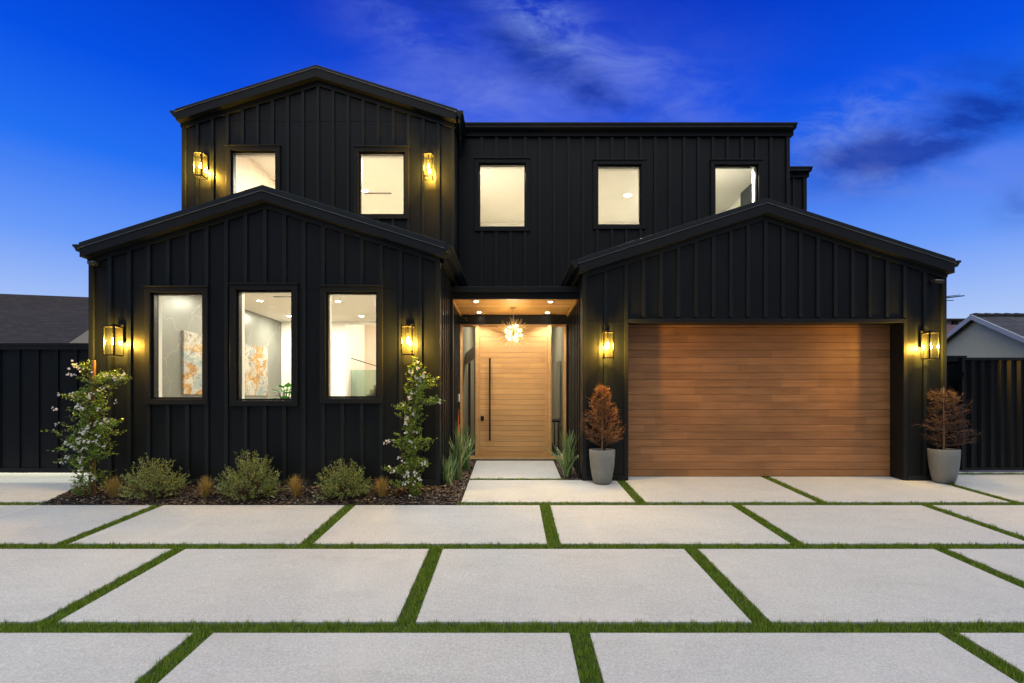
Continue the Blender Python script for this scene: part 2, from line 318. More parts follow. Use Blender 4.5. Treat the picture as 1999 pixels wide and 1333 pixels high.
# abstract painting canvas
m, t, p = newmat('abstract_canvas'); pos, isl = objpos(t)
mpn = t.nodes.new('ShaderNodeMapping'); mpn.inputs['Scale'].default_value = (1, 0.75, 1.35); t.links.new(pos, mpn.inputs[0])
nc = t.nodes.new('ShaderNodeTexNoise'); nc.inputs['Scale'].default_value = 2.0; nc.inputs['Detail'].default_value = 4; t.links.new(mpn.outputs[0], nc.inputs['Vector'])
vs = t.nodes.new('ShaderNodeVectorMath'); vs.operation = 'SCALE'; vs.inputs['Scale'].default_value = 0.8; t.links.new(nc.outputs['Color'], vs.inputs[0])
vm = t.nodes.new('ShaderNodeVectorMath'); vm.operation = 'ADD'; t.links.new(mpn.outputs[0], vm.inputs[0]); t.links.new(vs.outputs[0], vm.inputs[1])
vo = t.nodes.new('ShaderNodeTexVoronoi'); vo.inputs['Scale'].default_value = 2.6; t.links.new(vm.outputs[0], vo.inputs['Vector'])
ve = t.nodes.new('ShaderNodeTexVoronoi'); ve.feature = 'DISTANCE_TO_EDGE'; ve.inputs['Scale'].default_value = 2.6; t.links.new(vm.outputs[0], ve.inputs['Vector'])
sx_ = t.nodes.new('ShaderNodeSeparateColor'); t.links.new(vo.outputs['Color'], sx_.inputs[0])
pa = noise(t, pos, 0.95, 6, .60, sx=1, sy=.8, sz=1.1, dist=0.9)
pb = noise(t, pos, 1.5, 7, .62, sy=.8, dist=1.4, loc=(4, 2, 7))
pc = noise(t, pos, 2.0, 3, .5, sy=.7, dist=3.0, loc=(9, 1, 2))
c = ramp(t, pa, [(0.30, (0.06,0.045,0.05)), (0.38, (0.16,0.13,0.10)), (0.46, (0.30,0.28,0.245)), (0.51, (0.33,0.17,0.025)), (0.545, (0.20,0.10,0.025)), (0.56, (0.30,0.28,0.25)), (0.66, (0.13,0.19,0.21))])
c = mix(t, ramp(t, pb, [(0.53, (0,0,0)), (0.57, (1,1,1)), (0.66, (1,1,1)), (0.7, (0,0,0))]), c, (0.33, 0.31, 0.275))
ln = mathn(t, 'ABSOLUTE', mathn(t, 'SUBTRACT', pc, 0.5))
c = mix(t, ramp(t, ln, [(0, (1,1,1)), (0.018, (0,0,0))]), c, (0.07, 0.05, 0.07))
t.links.new(c, p.inputs['Base Color']); p.inputs['Roughness'].default_value = 0.6; M['canvas'] = m

# ------------------------------------------------------------------ builders
def loc_of(o):
    v = Vector((0, 0, 0))
    while o is not None: v += o.location; o = o.parent
    return v
class MB:
    def __init__(s): s.v = []; s.f = []; s.m = []; s.uv = None
    def add(s, vs, fs, mi=0):
        n = len(s.v); s.v += [tuple(x) for x in vs]; s.f += [tuple(i+n for i in f) for f in fs]; s.m += [mi]*len(fs); return s
    def box(s, x0, x1, y0, y1, z0, z1, mi=0):
        return s.add([(x0,y0,z0),(x1,y0,z0),(x1,y1,z0),(x0,y1,z0),(x0,y0,z1),(x1,y0,z1),(x1,y1,z1),(x0,y1,z1)],
                     [(0,3,2,1),(4,5,6,7),(0,1,5,4),(1,2,6,5),(2,3,7,6),(3,0,4,7)], mi)
    def prism(s, pts, y0, y1, mi=0):      # polygon in XZ (counter-clockwise seen from -Y), extruded along Y
        n = len(pts)
        vs = [(a, y0, b) for a, b in pts] + [(a, y1, b) for a, b in pts]
        fs = [tuple(range(n)), tuple(range(2*n-1, n-1, -1))] + [(i, i+n, (i+1) % n+n, (i+1) % n) for i in range(n)]
        return s.add(vs, fs, mi)
    def prismx(s, pts, x0, x1, mi=0):     # polygon in YZ, extruded along X
        n = len(pts)
        vs = [(x0, a, b) for a, b in pts] + [(x1, a, b) for a, b in pts]
        fs = [tuple(range(n-1, -1, -1)), tuple(range(n, 2*n))] + [(i, (i+1) % n, (i+1) % n+n, i+n) for i in range(n)]
        return s.add(vs, fs, mi)
    def slab(s, x0, x1, y0, y1, th=0.12, top=0.0, mi=0):    # follows the sloping drive
        a, b = GZ(y0)+top, GZ(y1)+top
        return s.add([(x0,y0,a-th),(x1,y0,a-th),(x1,y1,b-th),(x0,y1,b-th),(x0,y0,a),(x1,y0,a),(x1,y1,b),(x0,y1,b)],
                     [(0,3,2,1),(4,5,6,7),(0,1,5,4),(1,2,6,5),(2,3,7,6),(3,0,4,7)], mi)
    def tube(s, pts, rads, n=8, mi=0, cap=True):
        pts = [Vector(p) for p in pts]; b0 = len(s.v)
        if isinstance(rads, (int, float)): rads = [rads]*len(pts)
        up = Vector((0.13, 0.31, 0.94)); prev = None
        for i, p in enumerate(pts):
            d = (pts[min(i+1, len(pts)-1)] - pts[max(i-1, 0)]).normalized()
            a = d.cross(up); a = a.normalized() if a.length > 1e-4 else Vector((1,0,0))
            if prev is not None and a.dot(prev) < 0: a = -a
            prev = a; b = d.cross(a)
            for k in range(n):
                th = 2*math.pi*k/n; s.v.append(tuple(p + a*math.cos(th)*rads[i] + b*math.sin(th)*rads[i]))
        for i in range(len(pts)-1):
            for k in range(n):
                s.f.append((b0+i*n+k, b0+i*n+(k+1) % n, b0+(i+1)*n+(k+1) % n, b0+(i+1)*n+k)); s.m.append(mi)
        if cap:
            s.f.append(tuple(b0+k for k in range(n-1, -1, -1))); s.m.append(mi)
            e = b0+(len(pts)-1)*n; s.f.append(tuple(e+k for k in range(n))); s.m.append(mi)
        return s
    def lathe(s, prof, cx, cy, n=40, mi=0, cz=0):
        b0 = len(s.v)
        for r, z in prof:
            for k in range(n):
                th = 2*math.pi*k/n; s.v.append((cx+r*math.cos(th), cy+r*math.sin(th), cz+z))
        for i in range(len(prof)-1):
            for k in range(n):
                s.f.append((b0+i*n+k, b0+i*n+(k+1) % n, b0+(i+1)*n+(k+1) % n, b0+(i+1)*n+k)); s.m.append(mi)
        return s
    def build(s, name, mats, parent=None, smooth=False, bevel=0):
        me = bpy.data.meshes.new(name); off = loc_of(parent) if parent is not None else Vector((0,0,0))
        ox, oy, oz = off
        me.from_pydata([(x-ox, y-oy, z-oz) for x, y, z in s.v], [], s.f)
        if not isinstance(mats, (list, tuple)): mats = [mats]
        for q in mats: me.materials.append(q)
        if len(mats) > 1: me.polygons.foreach_set('material_index', s.m)
        if smooth: me.polygons.foreach_set('use_smooth', [True]*len(s.f))
        me.update()
        o = bpy.data.objects.new(name, me); C.objects.link(o); o.parent = parent
        if bevel:
            b = o.modifiers.new('bevel', 'BEVEL'); b.width = bevel; b.segments = 2; b.limit_method = 'ANGLE'; b.angle_limit = R(40)
        return o
def tag(o, label=None, cat=None, group=None, kind=None):
    if label: o['label'] = label
    if cat: o['category'] = cat
    if group: o['group'] = group
    if kind: o['kind'] = kind
    return o
def thing(name, label, cat, loc=(0,0,0), group=None):
    o = bpy.data.objects.new(name, None); C.objects.link(o); o.location = loc; o.empty_display_size = 0.1
    return tag(o, label, cat, group)
def group_node(name, parent):
    o = bpy.data.objects.new(name, None); C.objects.link(o); o.parent = parent; return o
def copy_tree(o, parent=None):
    c = o.copy(); C.objects.link(c); c.parent = parent
    for ch in [q for q in bpy.data.objects if q.parent == o]: copy_tree(ch, c)
    return c

# ------------------------------------------------------------------ ground
JW = 0.155
g = MB()
ys = [-60, -3.0, 11.4, 12, 400]; zs = [GZ(-3)-.06, GZ(-3)-.06, GZ(11.4)-.06, GZ(11.4)-.06, GZ(11.4)-.06]
vs = []
for y, z in zip(ys, zs): vs += [(-300, y, z), (300, y, z)]
g.add(vs, [(2*i, 2*i+1, 2*i+3, 2*i+2) for i in range(4)])
o = g.build('ground', plain('ground_earth', (0.05, 0.048, 0.04), 0.95, nscale=2, namt=.4)); tag(o, kind='structure')

XL, XR = -11.5, 12.5
slabs = []; turf = []   # rectangles (x0,x1,y0,y1)
def row(y0, y1, cs):
    edges = [XL] + [c for c in cs if XL < c < XR] + [XR]
    for i in range(len(edges)-1):
        slabs.append((edges[i] + (JW/2 if i else 0), edges[i+1] - (JW/2 if i < len(edges)-2 else 0), y0, y1))
    for c in cs:
        if XL < c < XR: turf.append((c-JW/2, c+JW/2, y0, y1))
J = [2.04, 3.72, 5.405, 7.075]
row(0.5, J[0]-.0, [-3.7, -.86, 2.0, 4.8])
turf.append((XL, XR, J[0], J[0]+JW))
row(J[0]+JW, J[1], [-8.05, -5.21, -2.375, 0.52, 3.36, 6.2, 9.0])
turf.append((XL, XR, J[1], J[1]+JW))
row(J[1]+JW, J[2], [-9.4, -6.56, -3.725, -0.85, 2.0, 4.79, 7.6, 10.4])
turf.append((XL, XR, J[2], J[2]+JW))
row(J[2]+JW, J[3], [-8.05, -5.175, -2.365, 0.48, 3.285, 6.06, 8.9])
turf.append((-0.80, XR, J[3], J[3]+JW)); turf.append((XL, -6.93, J[3], J[3]+JW))
y3 = J[3]+JW
slabs += [(-0.76, 1.925-JW/2, y3, 8.60), (-0.76, 0.885, 8.60+JW*.8, 10.32),
          (1.925+JW/2, 4.64-JW/2, y3, 8.99), (4.64+JW/2, 7.52-JW/2, y3, 8.99), (7.52+JW/2, 12.5, y3, 9.02), (XL, -6.98, y3, 9.6)]
turf += [(1.925-JW/2, 1.925+JW/2, y3, 8.62), (4.64-JW/2, 4.64+JW/2, y3, 8.84), (7.52-JW/2, 7.52+JW/2, y3, 9.1),
         (-0.76, 0.93, 8.60, 8.60+JW*.8), (1.86, 2.02, 8.60, 8.62), (7.72, 12.5, 9.02, 9.16)]
slabs += [(7.72, 12.5, 9.16, 10.4)]
for (x0, x1, y0, y1) in slabs:
    sx = MB(); sx.slab(x0, x1, y0, y1)
    o = sx.build('paving_slab', M['concrete'], bevel=0.006); tag(o, kind='structure')
tb = MB()
for (x0, x1, y0, y1) in turf: tb.slab(x0-.004, x1+.004, y0-.004, y1+.004, 0.03, -0.022)
o = tb.build('turf_base', M['turfbase']); tag(o, kind='structure')
# turf blades
rs = np.random.RandomState(3)
V = []; Fc = []
allv = []; cnt = 0
for (x0, x1, y0, y1) in turf:
    if y1 < 2.5: dens = 800
    elif y0 < 3.9: dens = 15000
    elif y0 < 5.7: dens = 9000
    else: dens = 6500
    xa, xb = max(x0, -1.09*y1-.4), min(x1, 1.09*y1+.4)
    if xb <= xa: continue
    if y0 < 3 and y1 > 2.5: ya = 2.9
    else: ya = y0
    area = (xb-xa)*(y1-ya)
    n = int(area*dens)
    if n < 1: continue
    px = rs.uniform(xa-.004, xb+.004, n); py = rs.uniform(ya-.003, y1+.003, n)
    stray = rs.uniform(0, 1, n) < .05; px = px+stray*rs.normal(0, .012, n); py = py+stray*rs.normal(0, .012, n)
    h = rs.uniform(0.030, 0.060, n); th = rs.uniform(0, 2*np.pi, n); ln = rs.uniform(0.002, 0.022, n); ta = rs.uniform(0, 2*np.pi, n)
    w = rs.uniform(0.0016, 0.0030, n)*(1.0 if y0 < 5 else 1.5)
    z = -0.677+0.0763*py-0.022
    h = h*(0.82+0.30*np.sin(px*23.0+py*9)*np.sin(py*31.0+px*7)+0.12*np.sin(px*71))
    ta = ta+0
    ax, ay_ = np.cos(th)*w, np.sin(th)*w
    tri = np.empty((n, 3, 3))
    tri[:,0] = np.stack([px-ax, py-ay_, z], 1); tri[:,1] = np.stack([px+ax, py+ay_, z], 1)
    tri[:,2] = np.stack([px+np.cos(ta)*ln, py+np.sin(ta)*ln, z+h], 1)
    allv.append(tri.reshape(-1, 3)); cnt += n
P = np.concatenate(allv)
def tri_mesh(name, P, k, mats, parent=None, mi=None):
    n = len(P)//k
    me = bpy.data.meshes.new(name)
    if parent is not None: P = P - np.array(loc_of(parent))
    me.vertices.add(len(P)); me.vertices.foreach_set('co', P.astype(np.float32).ravel())
    me.loops.add(n*k); me.loops.foreach_set('vertex_index', np.arange(n*k, dtype=np.int32))
    me.polygons.add(n); me.polygons.foreach_set('loop_start', np.arange(0, n*k, k, dtype=np.int32))
    if not isinstance(mats, (list, tuple)): mats = [mats]
    for q in mats: me.materials.append(q)
    if mi is not None: me.polygons.foreach_set('material_index', np.array(mi, dtype=np.int32))
    me.update(calc_edges=True); me.validate()
    o = bpy.data.objects.new(name, me); C.objects.link(o); o.parent = parent
    return o
o = tri_mesh('turf_grass', P, 3, M['turf'])
tag(o, 'short bright green artificial turf filling the joints between the pale slabs', 'turf', kind='stuff')

# kerb at the left end of the bed and its line on the slab
k = MB(); k.slab(-6.975, -6.93, y3-.02, 8.5, 0.1, 0.03); o = k.build('kerb_strip', M['kerb']); tag(o, kind='structure')
k = MB(); k.slab(-6.95, -6.915, J[2]+JW+.3, J[3], 0.004, 0.004); o = k.build('slab_joint_line', M['kerb']); tag(o, kind='structure')

# planting bed soil
def bedz(x, y):
    if -6.93 <= x <= -0.76 and y < 7.80:
        tt = min(max((y-J[3])/0.6, 0), 1); z = GZ(J[3])-.01 + tt*0.165
        e = min(max((x+0.95)/0.2, 0), 1)      # dips to the path edge
        z = z*(1-e) + (GZ(y)-.02)*e
        return z
    return GZ(y)-0.02
sg = MB(); nx, ny = 124, 16
def grid(x0, x1, y0, y1, nx, ny, amp=0.012):
    b0 = len(sg.v)
    for j in range(ny+1):
        for i in range(nx+1):
            x = x0+(x1-x0)*i/nx; y = y0+(y1-y0)*j/ny
            sg.v.append((x, y, bedz(x, y)+rnd.uniform(-amp, amp)))
    for j in range(ny):
        for i in range(nx):
            a = b0+j*(nx+1)+i; sg.f.append((a, a+1, a+nx+2, a+nx+1)); sg.m.append(0)
grid(-6.93, -0.77, J[3]+.005, 7.79, 200, 22)
grid(-1.17, -0.77, 7.79, 10.66, 16, 90)
grid(0.893, 1.28, 8.61, 10.66, 14, 60)
grid(-0.77, 0.893, 10.325, 10.66, 40, 8, 0.004)
o = sg.build('soil', M['soil']); tag(o, kind='structure')
# bark chips
cp = []
def chips(x0, x1, y0, y1, n):
    for _ in range(n):
        x, y = rnd.uniform(x0, x1), rnd.uniform(y0, y1); L = rnd.uniform(0.008, 0.024); wd = L*rnd.uniform(.3, .6)
        th = rnd.uniform(0, 6.28); tl = rnd.uniform(-.6, .6); c, s_ = math.cos(th), math.sin(th); z = bedz(x, y)+rnd.uniform(.006, .022)
        for a, b in ((-1,-1), (1,-1), (1,1), (-1,1)):
            cp.append((x+a*L*c-b*wd*s_, y+a*L*s_+b*wd*c, z+a*L*tl*.6+b*wd*.4))
chips(-6.9, -0.8, J[3]+.02, 7.74, 6500); chips(-1.8, -0.8, J[3]+.02, 7.74, 2600); chips(-1.14, -0.79, 7.74, 10.5, 2600); chips(0.92, 1.22, 8.63, 10.5, 1600)
o = tri_mesh('bark_mulch', np.array(cp), 4, M['chip'])
tag(o, 'brown and dark bark chips scattered over the planting beds by the house', 'mulch', kind='stuff')

rnd.seed(77); ptl = []
for _ in range(170):
    x = rnd.choice((rnd.gauss(-6.2, .35), rnd.gauss(-5.6, .8), rnd.uniform(-6.8, -1.6), rnd.gauss(-1.6, .3))); y = rnd.uniform(J[3]+.03, 7.6)
    if not -6.88 < x < -.85: continue
    z = bedz(x, y)+.026; r_ = rnd.uniform(.006, .012); a = rnd.uniform(0, 6.28)
    for k_ in range(4): ptl.append((x+r_*math.cos(a+k_*1.57)*(1 if k_ % 2 else .55), y+r_*math.sin(a+k_*1.57)*(1 if k_ % 2 else .55), z+rnd.uniform(0, .008)))
o = tri_mesh('fallen_petals', np.array(ptl), 4, M['flower']); tag(o, 'tiny white fallen petals strewn over the dark mulch under the windows', 'petals', kind='stuff')

# ------------------------------------------------------------------ house
D_L, D_G, D_U, D_R, D_P, D_D = 7.75, 8.59, 9.65, 10.30, 8.95, 10.70
XLW, XLE = -6.757, -1.150      # left block side walls
XGW, XGE = 1.247, 7.690        # garage block side walls
XUW = -6.57
house = thing('house', 'black board and batten two storey house with wooden garage door and front door', 'house', (0, 9, 0))

def facade(name, D, x0, x1, zb, topf, holes, th, breaks, battens, bw=0.058, bd=0.030, cases=(), basez=None, cham=True, seams=(), frieze=0.09, frf=None):
    """front wall with openings; battens, corner boards, frieze and seams are part of its surface"""
    mb = MB()
    xs = sorted(set([x0, x1] + [h for q in holes for h in q[:2]] + [b for b in breaks if x0 < b < x1]))
    for a, b in zip(xs[:-1], xs[1:]):
        hs = sorted([q for q in holes if q[0] < (a+b)/2 < q[1]], key=lambda q: q[2])
        z = zb
        for q in hs:
            mb.box(a, b, D, D+th, z, q[2]); z = q[3]
        mb.prism([(a, z), (b, z), (b, topf(b)), (a, topf(a))], D, D+th)
    ft = (lambda x: topf(x)) if frf is None else frf
    for bx in battens:
        a, b = bx-bw/2, bx+bw/2
        segs = [(zb if basez is None else basez, None)]
        cs = sorted([q for q in cases if q[0]-.01 < bx < q[1]+.01], key=lambda q: q[2])
        z = segs[0][0]
        for q in cs:
            if q[2] > z: mb.box(a, b, D-bd, D+.001, z, q[2], 1)
            z = q[3]
        mb.prism([(a, z), (b, z), (b, ft(b)-frieze), (a, ft(a)-frieze)], D-bd, D+.001, 1)
    # corner boards
    for a, b in ((x0, x0+.07), (x1-.07, x1)):
        mb.prism([(a, zb if basez is None else basez), (b, zb if basez is None else basez), (b, ft(b)-frieze), (a, ft(a)-frieze)], D-bd-.006, D+.001, 1)
    # frieze following the roof
    fx = sorted(set([x0, x1]+[b for b in breaks if x0 < b < x1 and b in breaks[:1]]))
    for a, b in zip(fx[:-1], fx[1:]):
        mb.prism([(a, ft(a)-frieze), (b, ft(b)-frieze), (b, ft(b)), (a, ft(a))], D-bd-.008, D+.001, 1)
    if basez is not None:
        lows = sorted([q for q in holes if q[2] <= zb+.01]); e_ = [x0]+[v for q in lows for v in (q[0]-.066, q[1]+.066)]+[x1]
        for a, b in zip(e_[::2], e_[1::2]): mb.box(a, b, D-bd-.010, D+.001, zb, basez, 1)
    for z, sa, sb in seams:
        mb.box(sa, sb, D-.0035, D+.001, z, z+.006)
    return mb.build(name, [M['black'], M['batten']], house, bevel=0)

def window(name_label, D, x0, x1, z0, z1, cas=0.085, setb=0.045, head=0.0):
    """casing with inner sash frame and glass pane"""
    mb = MB(); c = cas
    for a in ((x0-c, x0, z0-c, z1+c), (x1, x1+c, z0-c, z1+c), (x0, x1, z0-c, z0), (x0, x1, z1, z1+c)):
        mb.box(a[0], a[1], D-.042, D+.001, a[2], a[3])
    mb.box(x0-c-.012, x1+c+.012, D-.060, D-.001, z1+c, z1+c+.018)
    w = mb.build('window', M['trim'], house, bevel=.003)
    if name_label: w['label'] = name_label
    f = 0.034; fb = MB(); ya, yb = D+.012, D+.075
    for a in ((x0, x0+f, z0, z1), (x1-f, x1, z0, z1), (x0+f, x1-f, z0, z0+f), (x0+f, x1-f, z1-f, z1)):
        fb.box(a[0]+.001, a[1]-.001, ya, yb, a[2]+.001, a[3]-.001)
    fb.build('frame', M['frame'], w, bevel=.002)
    pb = MB(); pb.box(x0+f-.004, x1-f+.004, D+.040, D+.046, z0+f-.004, z1-f+.004)
    pb.build('pane', M['glass'], w)
    # painted return inside the wall
    rb = MB()
    for a in ((x0-.02, x0-.001, z0-.02, z1+.02), (x1+.001, x1+.02, z0-.02, z1+.02), (x0-.001, x1+.001, z0-.02, z0-.001), (x0-.001, x1+.001, z1+.001, z1+.02)):
        rb.box(a[0], a[1], D+.161, D+.24, a[2], a[3])
    rb.build('inner_return', M['white'], w)
    return w

def gable(cx, zp, sl):
    return lambda x: zp - sl*abs(x-cx)

def pxw(D, a, b, c, d): return (PX(a, D), PX(b, D), PZ(d, D), PZ(c, D))   # opening from measured bearings
# --- lower left block
gl_ = gable(-3.94, 4.795, 0.315)          # outer top of roof edge
f = 2.5/944*7.75
WL = [pxw(D_L, 296, 398, 571, 779), pxw(D_L, 462, 572, 566, 782), pxw(D_L, 637, 738, 570, 777)]
cas = .085
cases = [(a-cas, b+cas, c-cas, d+cas) for a, b, c, d in WL]
bat = [PX(217+37.75*i, D_L) for i in range(17)]
TL = lambda x: gl_(x)-.11
facade('front_wall', D_L, XLW, XLE, -0.12, TL, WL, .16, [-3.94], bat, cases=cases, basez=.126, seams=[(PZ(564, D_L), XLW, XLE)], frieze=.09, frf=lambda x: gl_(x)-.24)
for i, q in enumerate(WL):
    window(['tall lit window showing a grey stone wall, leftmost downstairs', 'tall lit window with a painting and green plant behind it', 'tall lit window showing stairs and glass balustrade'][i], D_L, *q)
# --- upper left block
gu = gable(-3.86, 8.01, 0.314)
WU = [pxw(D_U, 452, 540, 295, 418), pxw(D_U, 701, 791, 297, 420)]
casu = [(a-cas, b+cas, c-cas, d+cas) for a, b, c, d in WU]
bat = [PX(387+29.35*i, D_U) for i in range(17)]
facade('upper_wall', D_U, XUW, XLE+.005, 3.76, lambda x: gu(x)-.10, WU, .16, [-3.86], bat, cases=casu, seams=[(PZ(237, D_U), XUW, XLE)], frieze=.10, frf=lambda x: gu(x)-.25)
for i, q in enumerate(WU): window(['lit upstairs window showing pale wood panelling, above the left gable ridge', 'lit upstairs window left of the inner upstairs lantern'][i], D_U, *q)
# --- upper right block
ZT = 7.10
WR = [pxw(D_R, 935, 1027, 319, 444), pxw(D_R, 1166, 1252, 322, 440), pxw(D_R, 1395, 1480, 322, 440)]
casr = [(a-cas, b+cas, c-cas, d+cas) for a, b, c, d in WR]
bat = [PX(1110.5-28.2*6+28.15*i, D_R) for i in range(21)]
facade('upper_wall', D_R, XLE, 5.90, 3.46, lambda x: ZT, WR, .16, [], bat, cases=casr, frieze=.10)
for i, q in enumerate(WR): window(['lit upstairs window directly above the entrance', 'lit upstairs window showing a single bright lamp', 'lit upstairs window partly cut off by the garage gable'][i], D_R, *q)
# --- far right upper block
bat = [PX(1549+23*i, 12.2) for i in range(-2, 2)]
facade('upper_wall', 12.2, 5.9, 7.40, 3.2, lambda x: ZT, [], .16, [], bat, frieze=.10)
# --- garage block
gg = gable(4.46, 4.943, 0.322)
GO = (PX(1226.5, D_G), PX(1762, D_G), -0.2, PZ(630, D_G))
bat = [PX(p_, D_G) for p_ in (1182, 1222, 1256.5, 1290.5, 1324.5, 1358.5, 1392.5, 1426.5, 1460, 1494, 1528, 1562, 1596, 1630, 1663.5, 1697, 1731, 1765, 1804)]
facade('garage_wall', D_G, XGW, XGE, -0.2, lambda x: gg(x)-.11, [GO], .30, [4.46], bat, cases=[(GO[0]-.02, GO[1]+.02, -.2, GO[3]+.10)], basez=.06, seams=[(PZ(628, D_G), XGW, GO[0]), (PZ(628, D_G), GO[1], XGE)], frf=lambda x: gg(x)-.265)
gt = MB()
gt.box(GO[0]-.065, GO[0]-.001, D_G-.032, D_G+.25, -.1, GO[3]+.065)
gt.box(GO[1]+.001, GO[1]+.065, D_G-.032, D_G+.25, -.1, GO[3]+.065)
gt.box(GO[0]-.001, GO[1]+.001, D_G-.032, D_G+.25, GO[3]+.001, GO[3]+.065)
gt.build('garage_door_surround', M['trim'], house, bevel=.003)
# garage door boards
DG = D_G+.275
gd = MB(); nb = 21; z0, z1 = -0.005, PZ(631, DG)+.06; hgt = (z1-z0)/nb
rg = random.Random(5)
for i in range(nb):
    a = z0+i*hgt; gap = .008 if i % 4 == 0 else .0045
    x = GO[0]+.003
    cuts = []
    e = [x]+cuts+[GO[1]-.003]
    for p_, q_ in zip(e[:-1], e[1:]): gd.box(p_+.0006, q_-.0006, DG, DG+.03, a+gap/2, a+hgt-gap/2)
g_o = gd.build('garage_door', M['garage_wood'], house, bevel=.002)
bk = MB(); bk.box(GO[0], GO[1], DG+.022, DG+.06, -.1, z1+.1); bk.build('door_core', M['darkwood'], g_o)
sl_ = MB(); sl_.box(GO[0], GO[1], DG-.004, DG+.02, -.03, .006); sl_.build('bottom_seal', M['metal'], g_o)
# --- side walls with battens
def sidewall(X, y0, y1, zb, zt, facing, th=.14, sp=.30, name='side_wall', base=None, yt=None):
    mb = MB(); s_ = 1 if facing > 0 else -1
    if s_ > 0: mb.box(X-th, X, y0, y1, zb, zt)
    else: mb.box(X, X+th, y0, y1, zb, zt)
    n = int((y1-y0)/sp)
    for i in range(n+1):
        y = y0+.03+i*(y1-y0-.06)/max(1, n)
        xa, xb = (X-.001, X+.02) if s_ > 0 else (X-.02, X+.001)
        mb.box(xa, xb, y-.029, y+.029, zb, zt-.09, 1)
    xa, xb = (X-.001, X+.026) if s_ > 0 else (X-.026, X+.001)
    mb.box(xa, xb, y0, y1, zt-.09, zt)
    return mb.build(name, [M['black'], M['lit_batten']], house)
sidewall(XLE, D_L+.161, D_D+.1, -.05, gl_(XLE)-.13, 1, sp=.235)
sidewall(XLW, D_L+.161, 15.9, -.15, gl_(XLW)-.13, -1)
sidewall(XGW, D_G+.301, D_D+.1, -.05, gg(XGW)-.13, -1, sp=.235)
sidewall(XGE, D_G+.301, 16, -.1, gg(XGE)-.13, 1)
sidewall(XLE+.003, D_U+.161, D_R-.001, 3.60, gu(XLE)-.13, 1)
sidewall(XUW, D_U+.161, 16, 3.76, gu(XUW)-.13, -1)
sidewall(5.90, D_R+.161, 12.19, 3.4, ZT, 1)
sidewall(7.40, 12.361, 16, 3.4, ZT, 1)
bb = MB(); bb.box(XLW, 7.69, 16.0, 16.15, -.1, 7.0); bb.build('rear_wall', M['black'], house)

# --- roofs
def gable_roof(cx, zp, sl, xe0, xe1, yf, yb, strip, fas, gut=.14, name='roof', th=.10):
    """roof slabs, stepped rake boards with metal drip line, box gutters along both eaves"""
    top = gable(cx, zp, sl)
    rf = MB()
    def band(a, b, o0, o1, y0, y1, mb):
        mb.prism([(a, top(a)-o1), (b, top(b)-o1), (b, top(b)-o0), (a, top(a)-o0)], y0, y1)
    for a, b in ((xe0, cx), (cx, xe1)):
        band(a, b, .006, strip, yf+.14, yb, rf)
    r = rf.build(name, M['roofing'], house)
    ed = MB()
    for a, b in ((xe0-.03, cx), (cx, xe1+.03)): band(a, b, 0, strip-.010, yf+.02, yf+.138, ed)
    ed.build('rake_edge', M['roof_edge'], r, bevel=.003)
    fl = MB()
    for a, b in ((xe0-.02, cx), (cx, xe1+.02)): band(a, b, strip-.010, strip-.001, yf-.012, yf+.138, fl)
    fl.build('drip_edge', M['flash'], r)
    fa = MB()
    for a, b in ((xe0, cx), (cx, xe1)): band(a, b, strip, strip+fas, yf, yf+.138, fa)
    fa.build('fascia', M['trim'], r, bevel=.003)
    for s_, xe in ((-1, xe0), (1, xe1)):
        gm = MB(); zt = top(xe)-.035
        prof = [(0, -.11), (.075, -.11), (.115, -.04), (.135, -.035), (.135, 0), (0, 0)]
        pts = [(xe+s_*(.004+a), zt+b) for a, b in prof]
        if s_ < 0: pts = pts[::-1]
        gm.prism(pts, yf+.03, yb); gm.build('gutter', M['roof_edge'], r)
        sf = MB()
        xa, xb = sorted((xe, xe-s_*.16)); sf.box(xa, xb, yf+.14, yb, top(xe)-.30, top(xe)-.285); 
        fb_ = sorted((xe, xe-s_*.02)); sf.box(fb_[0], fb_[1], yf+.139, yb, top(xe)-.284, top(xe)-.11)
        sf.build('eave_soffit', M['trim'], r)
    return r
gable_roof(-3.94, 4.795, .315, -6.80, -1.08, D_L-.15, D_R-.02, .107, .136)
gable_roof(4.46, 4.943, .322, 1.175, 7.74, D_G-.14, 14, .100, .164)
ru = gable_roof(-3.86, 8.01, .314, -6.61, -1.105, D_U-.15, 16, .080, .165)
# flat-eave roofs of the right part
def shed(x0, x1, D, yb, name='roof', z=7.22):
    r = MB(); r.prismx([(D-.16, z-.02), (yb, z+.9), (yb, z+.75), (D-.16, z-.09)], x0, x1-.02); ro = r.build(name, M['roofing'], house)
    gt_ = MB(); gt_.prismx([(D-.18, z), (D-.18, z-.03), (D-.165, z-.04), (D-.13, z-.10), (D-.05, z-.10), (D-.05, z)], x0, x1+.06); gt_.build('gutter', M['roof_edge'], ro, bevel=.002)
    sf_ = MB(); sf_.box(x0, x1+.01, D-.049, D+.001, z-.22, z-.085); sf_.build('fascia', M['trim'], ro)
    sf_ = MB(); sf_.box(x1, x1+.05, D-.05, yb, z-.20, z-.02); sf_.build('rake_board', M['trim'], ro)
    return ro
shed(XLE, 5.92, D_R, 13.5)
shed(5.9, 7.42, 12.2, 15)
# downspout in the corner beside the upper left block
dsn = MB(); xd = XLE+.055
dsn.tube([(XLE+.10, D_U-.05, 7.0), (XLE+.10, D_U+.1, 6.85), (XLE+.055, D_R-.09, 6.5), (XLE+.055, D_R-.09, 4.0)], .028, 8)
dsn.build('downspout', M['trim'], house)

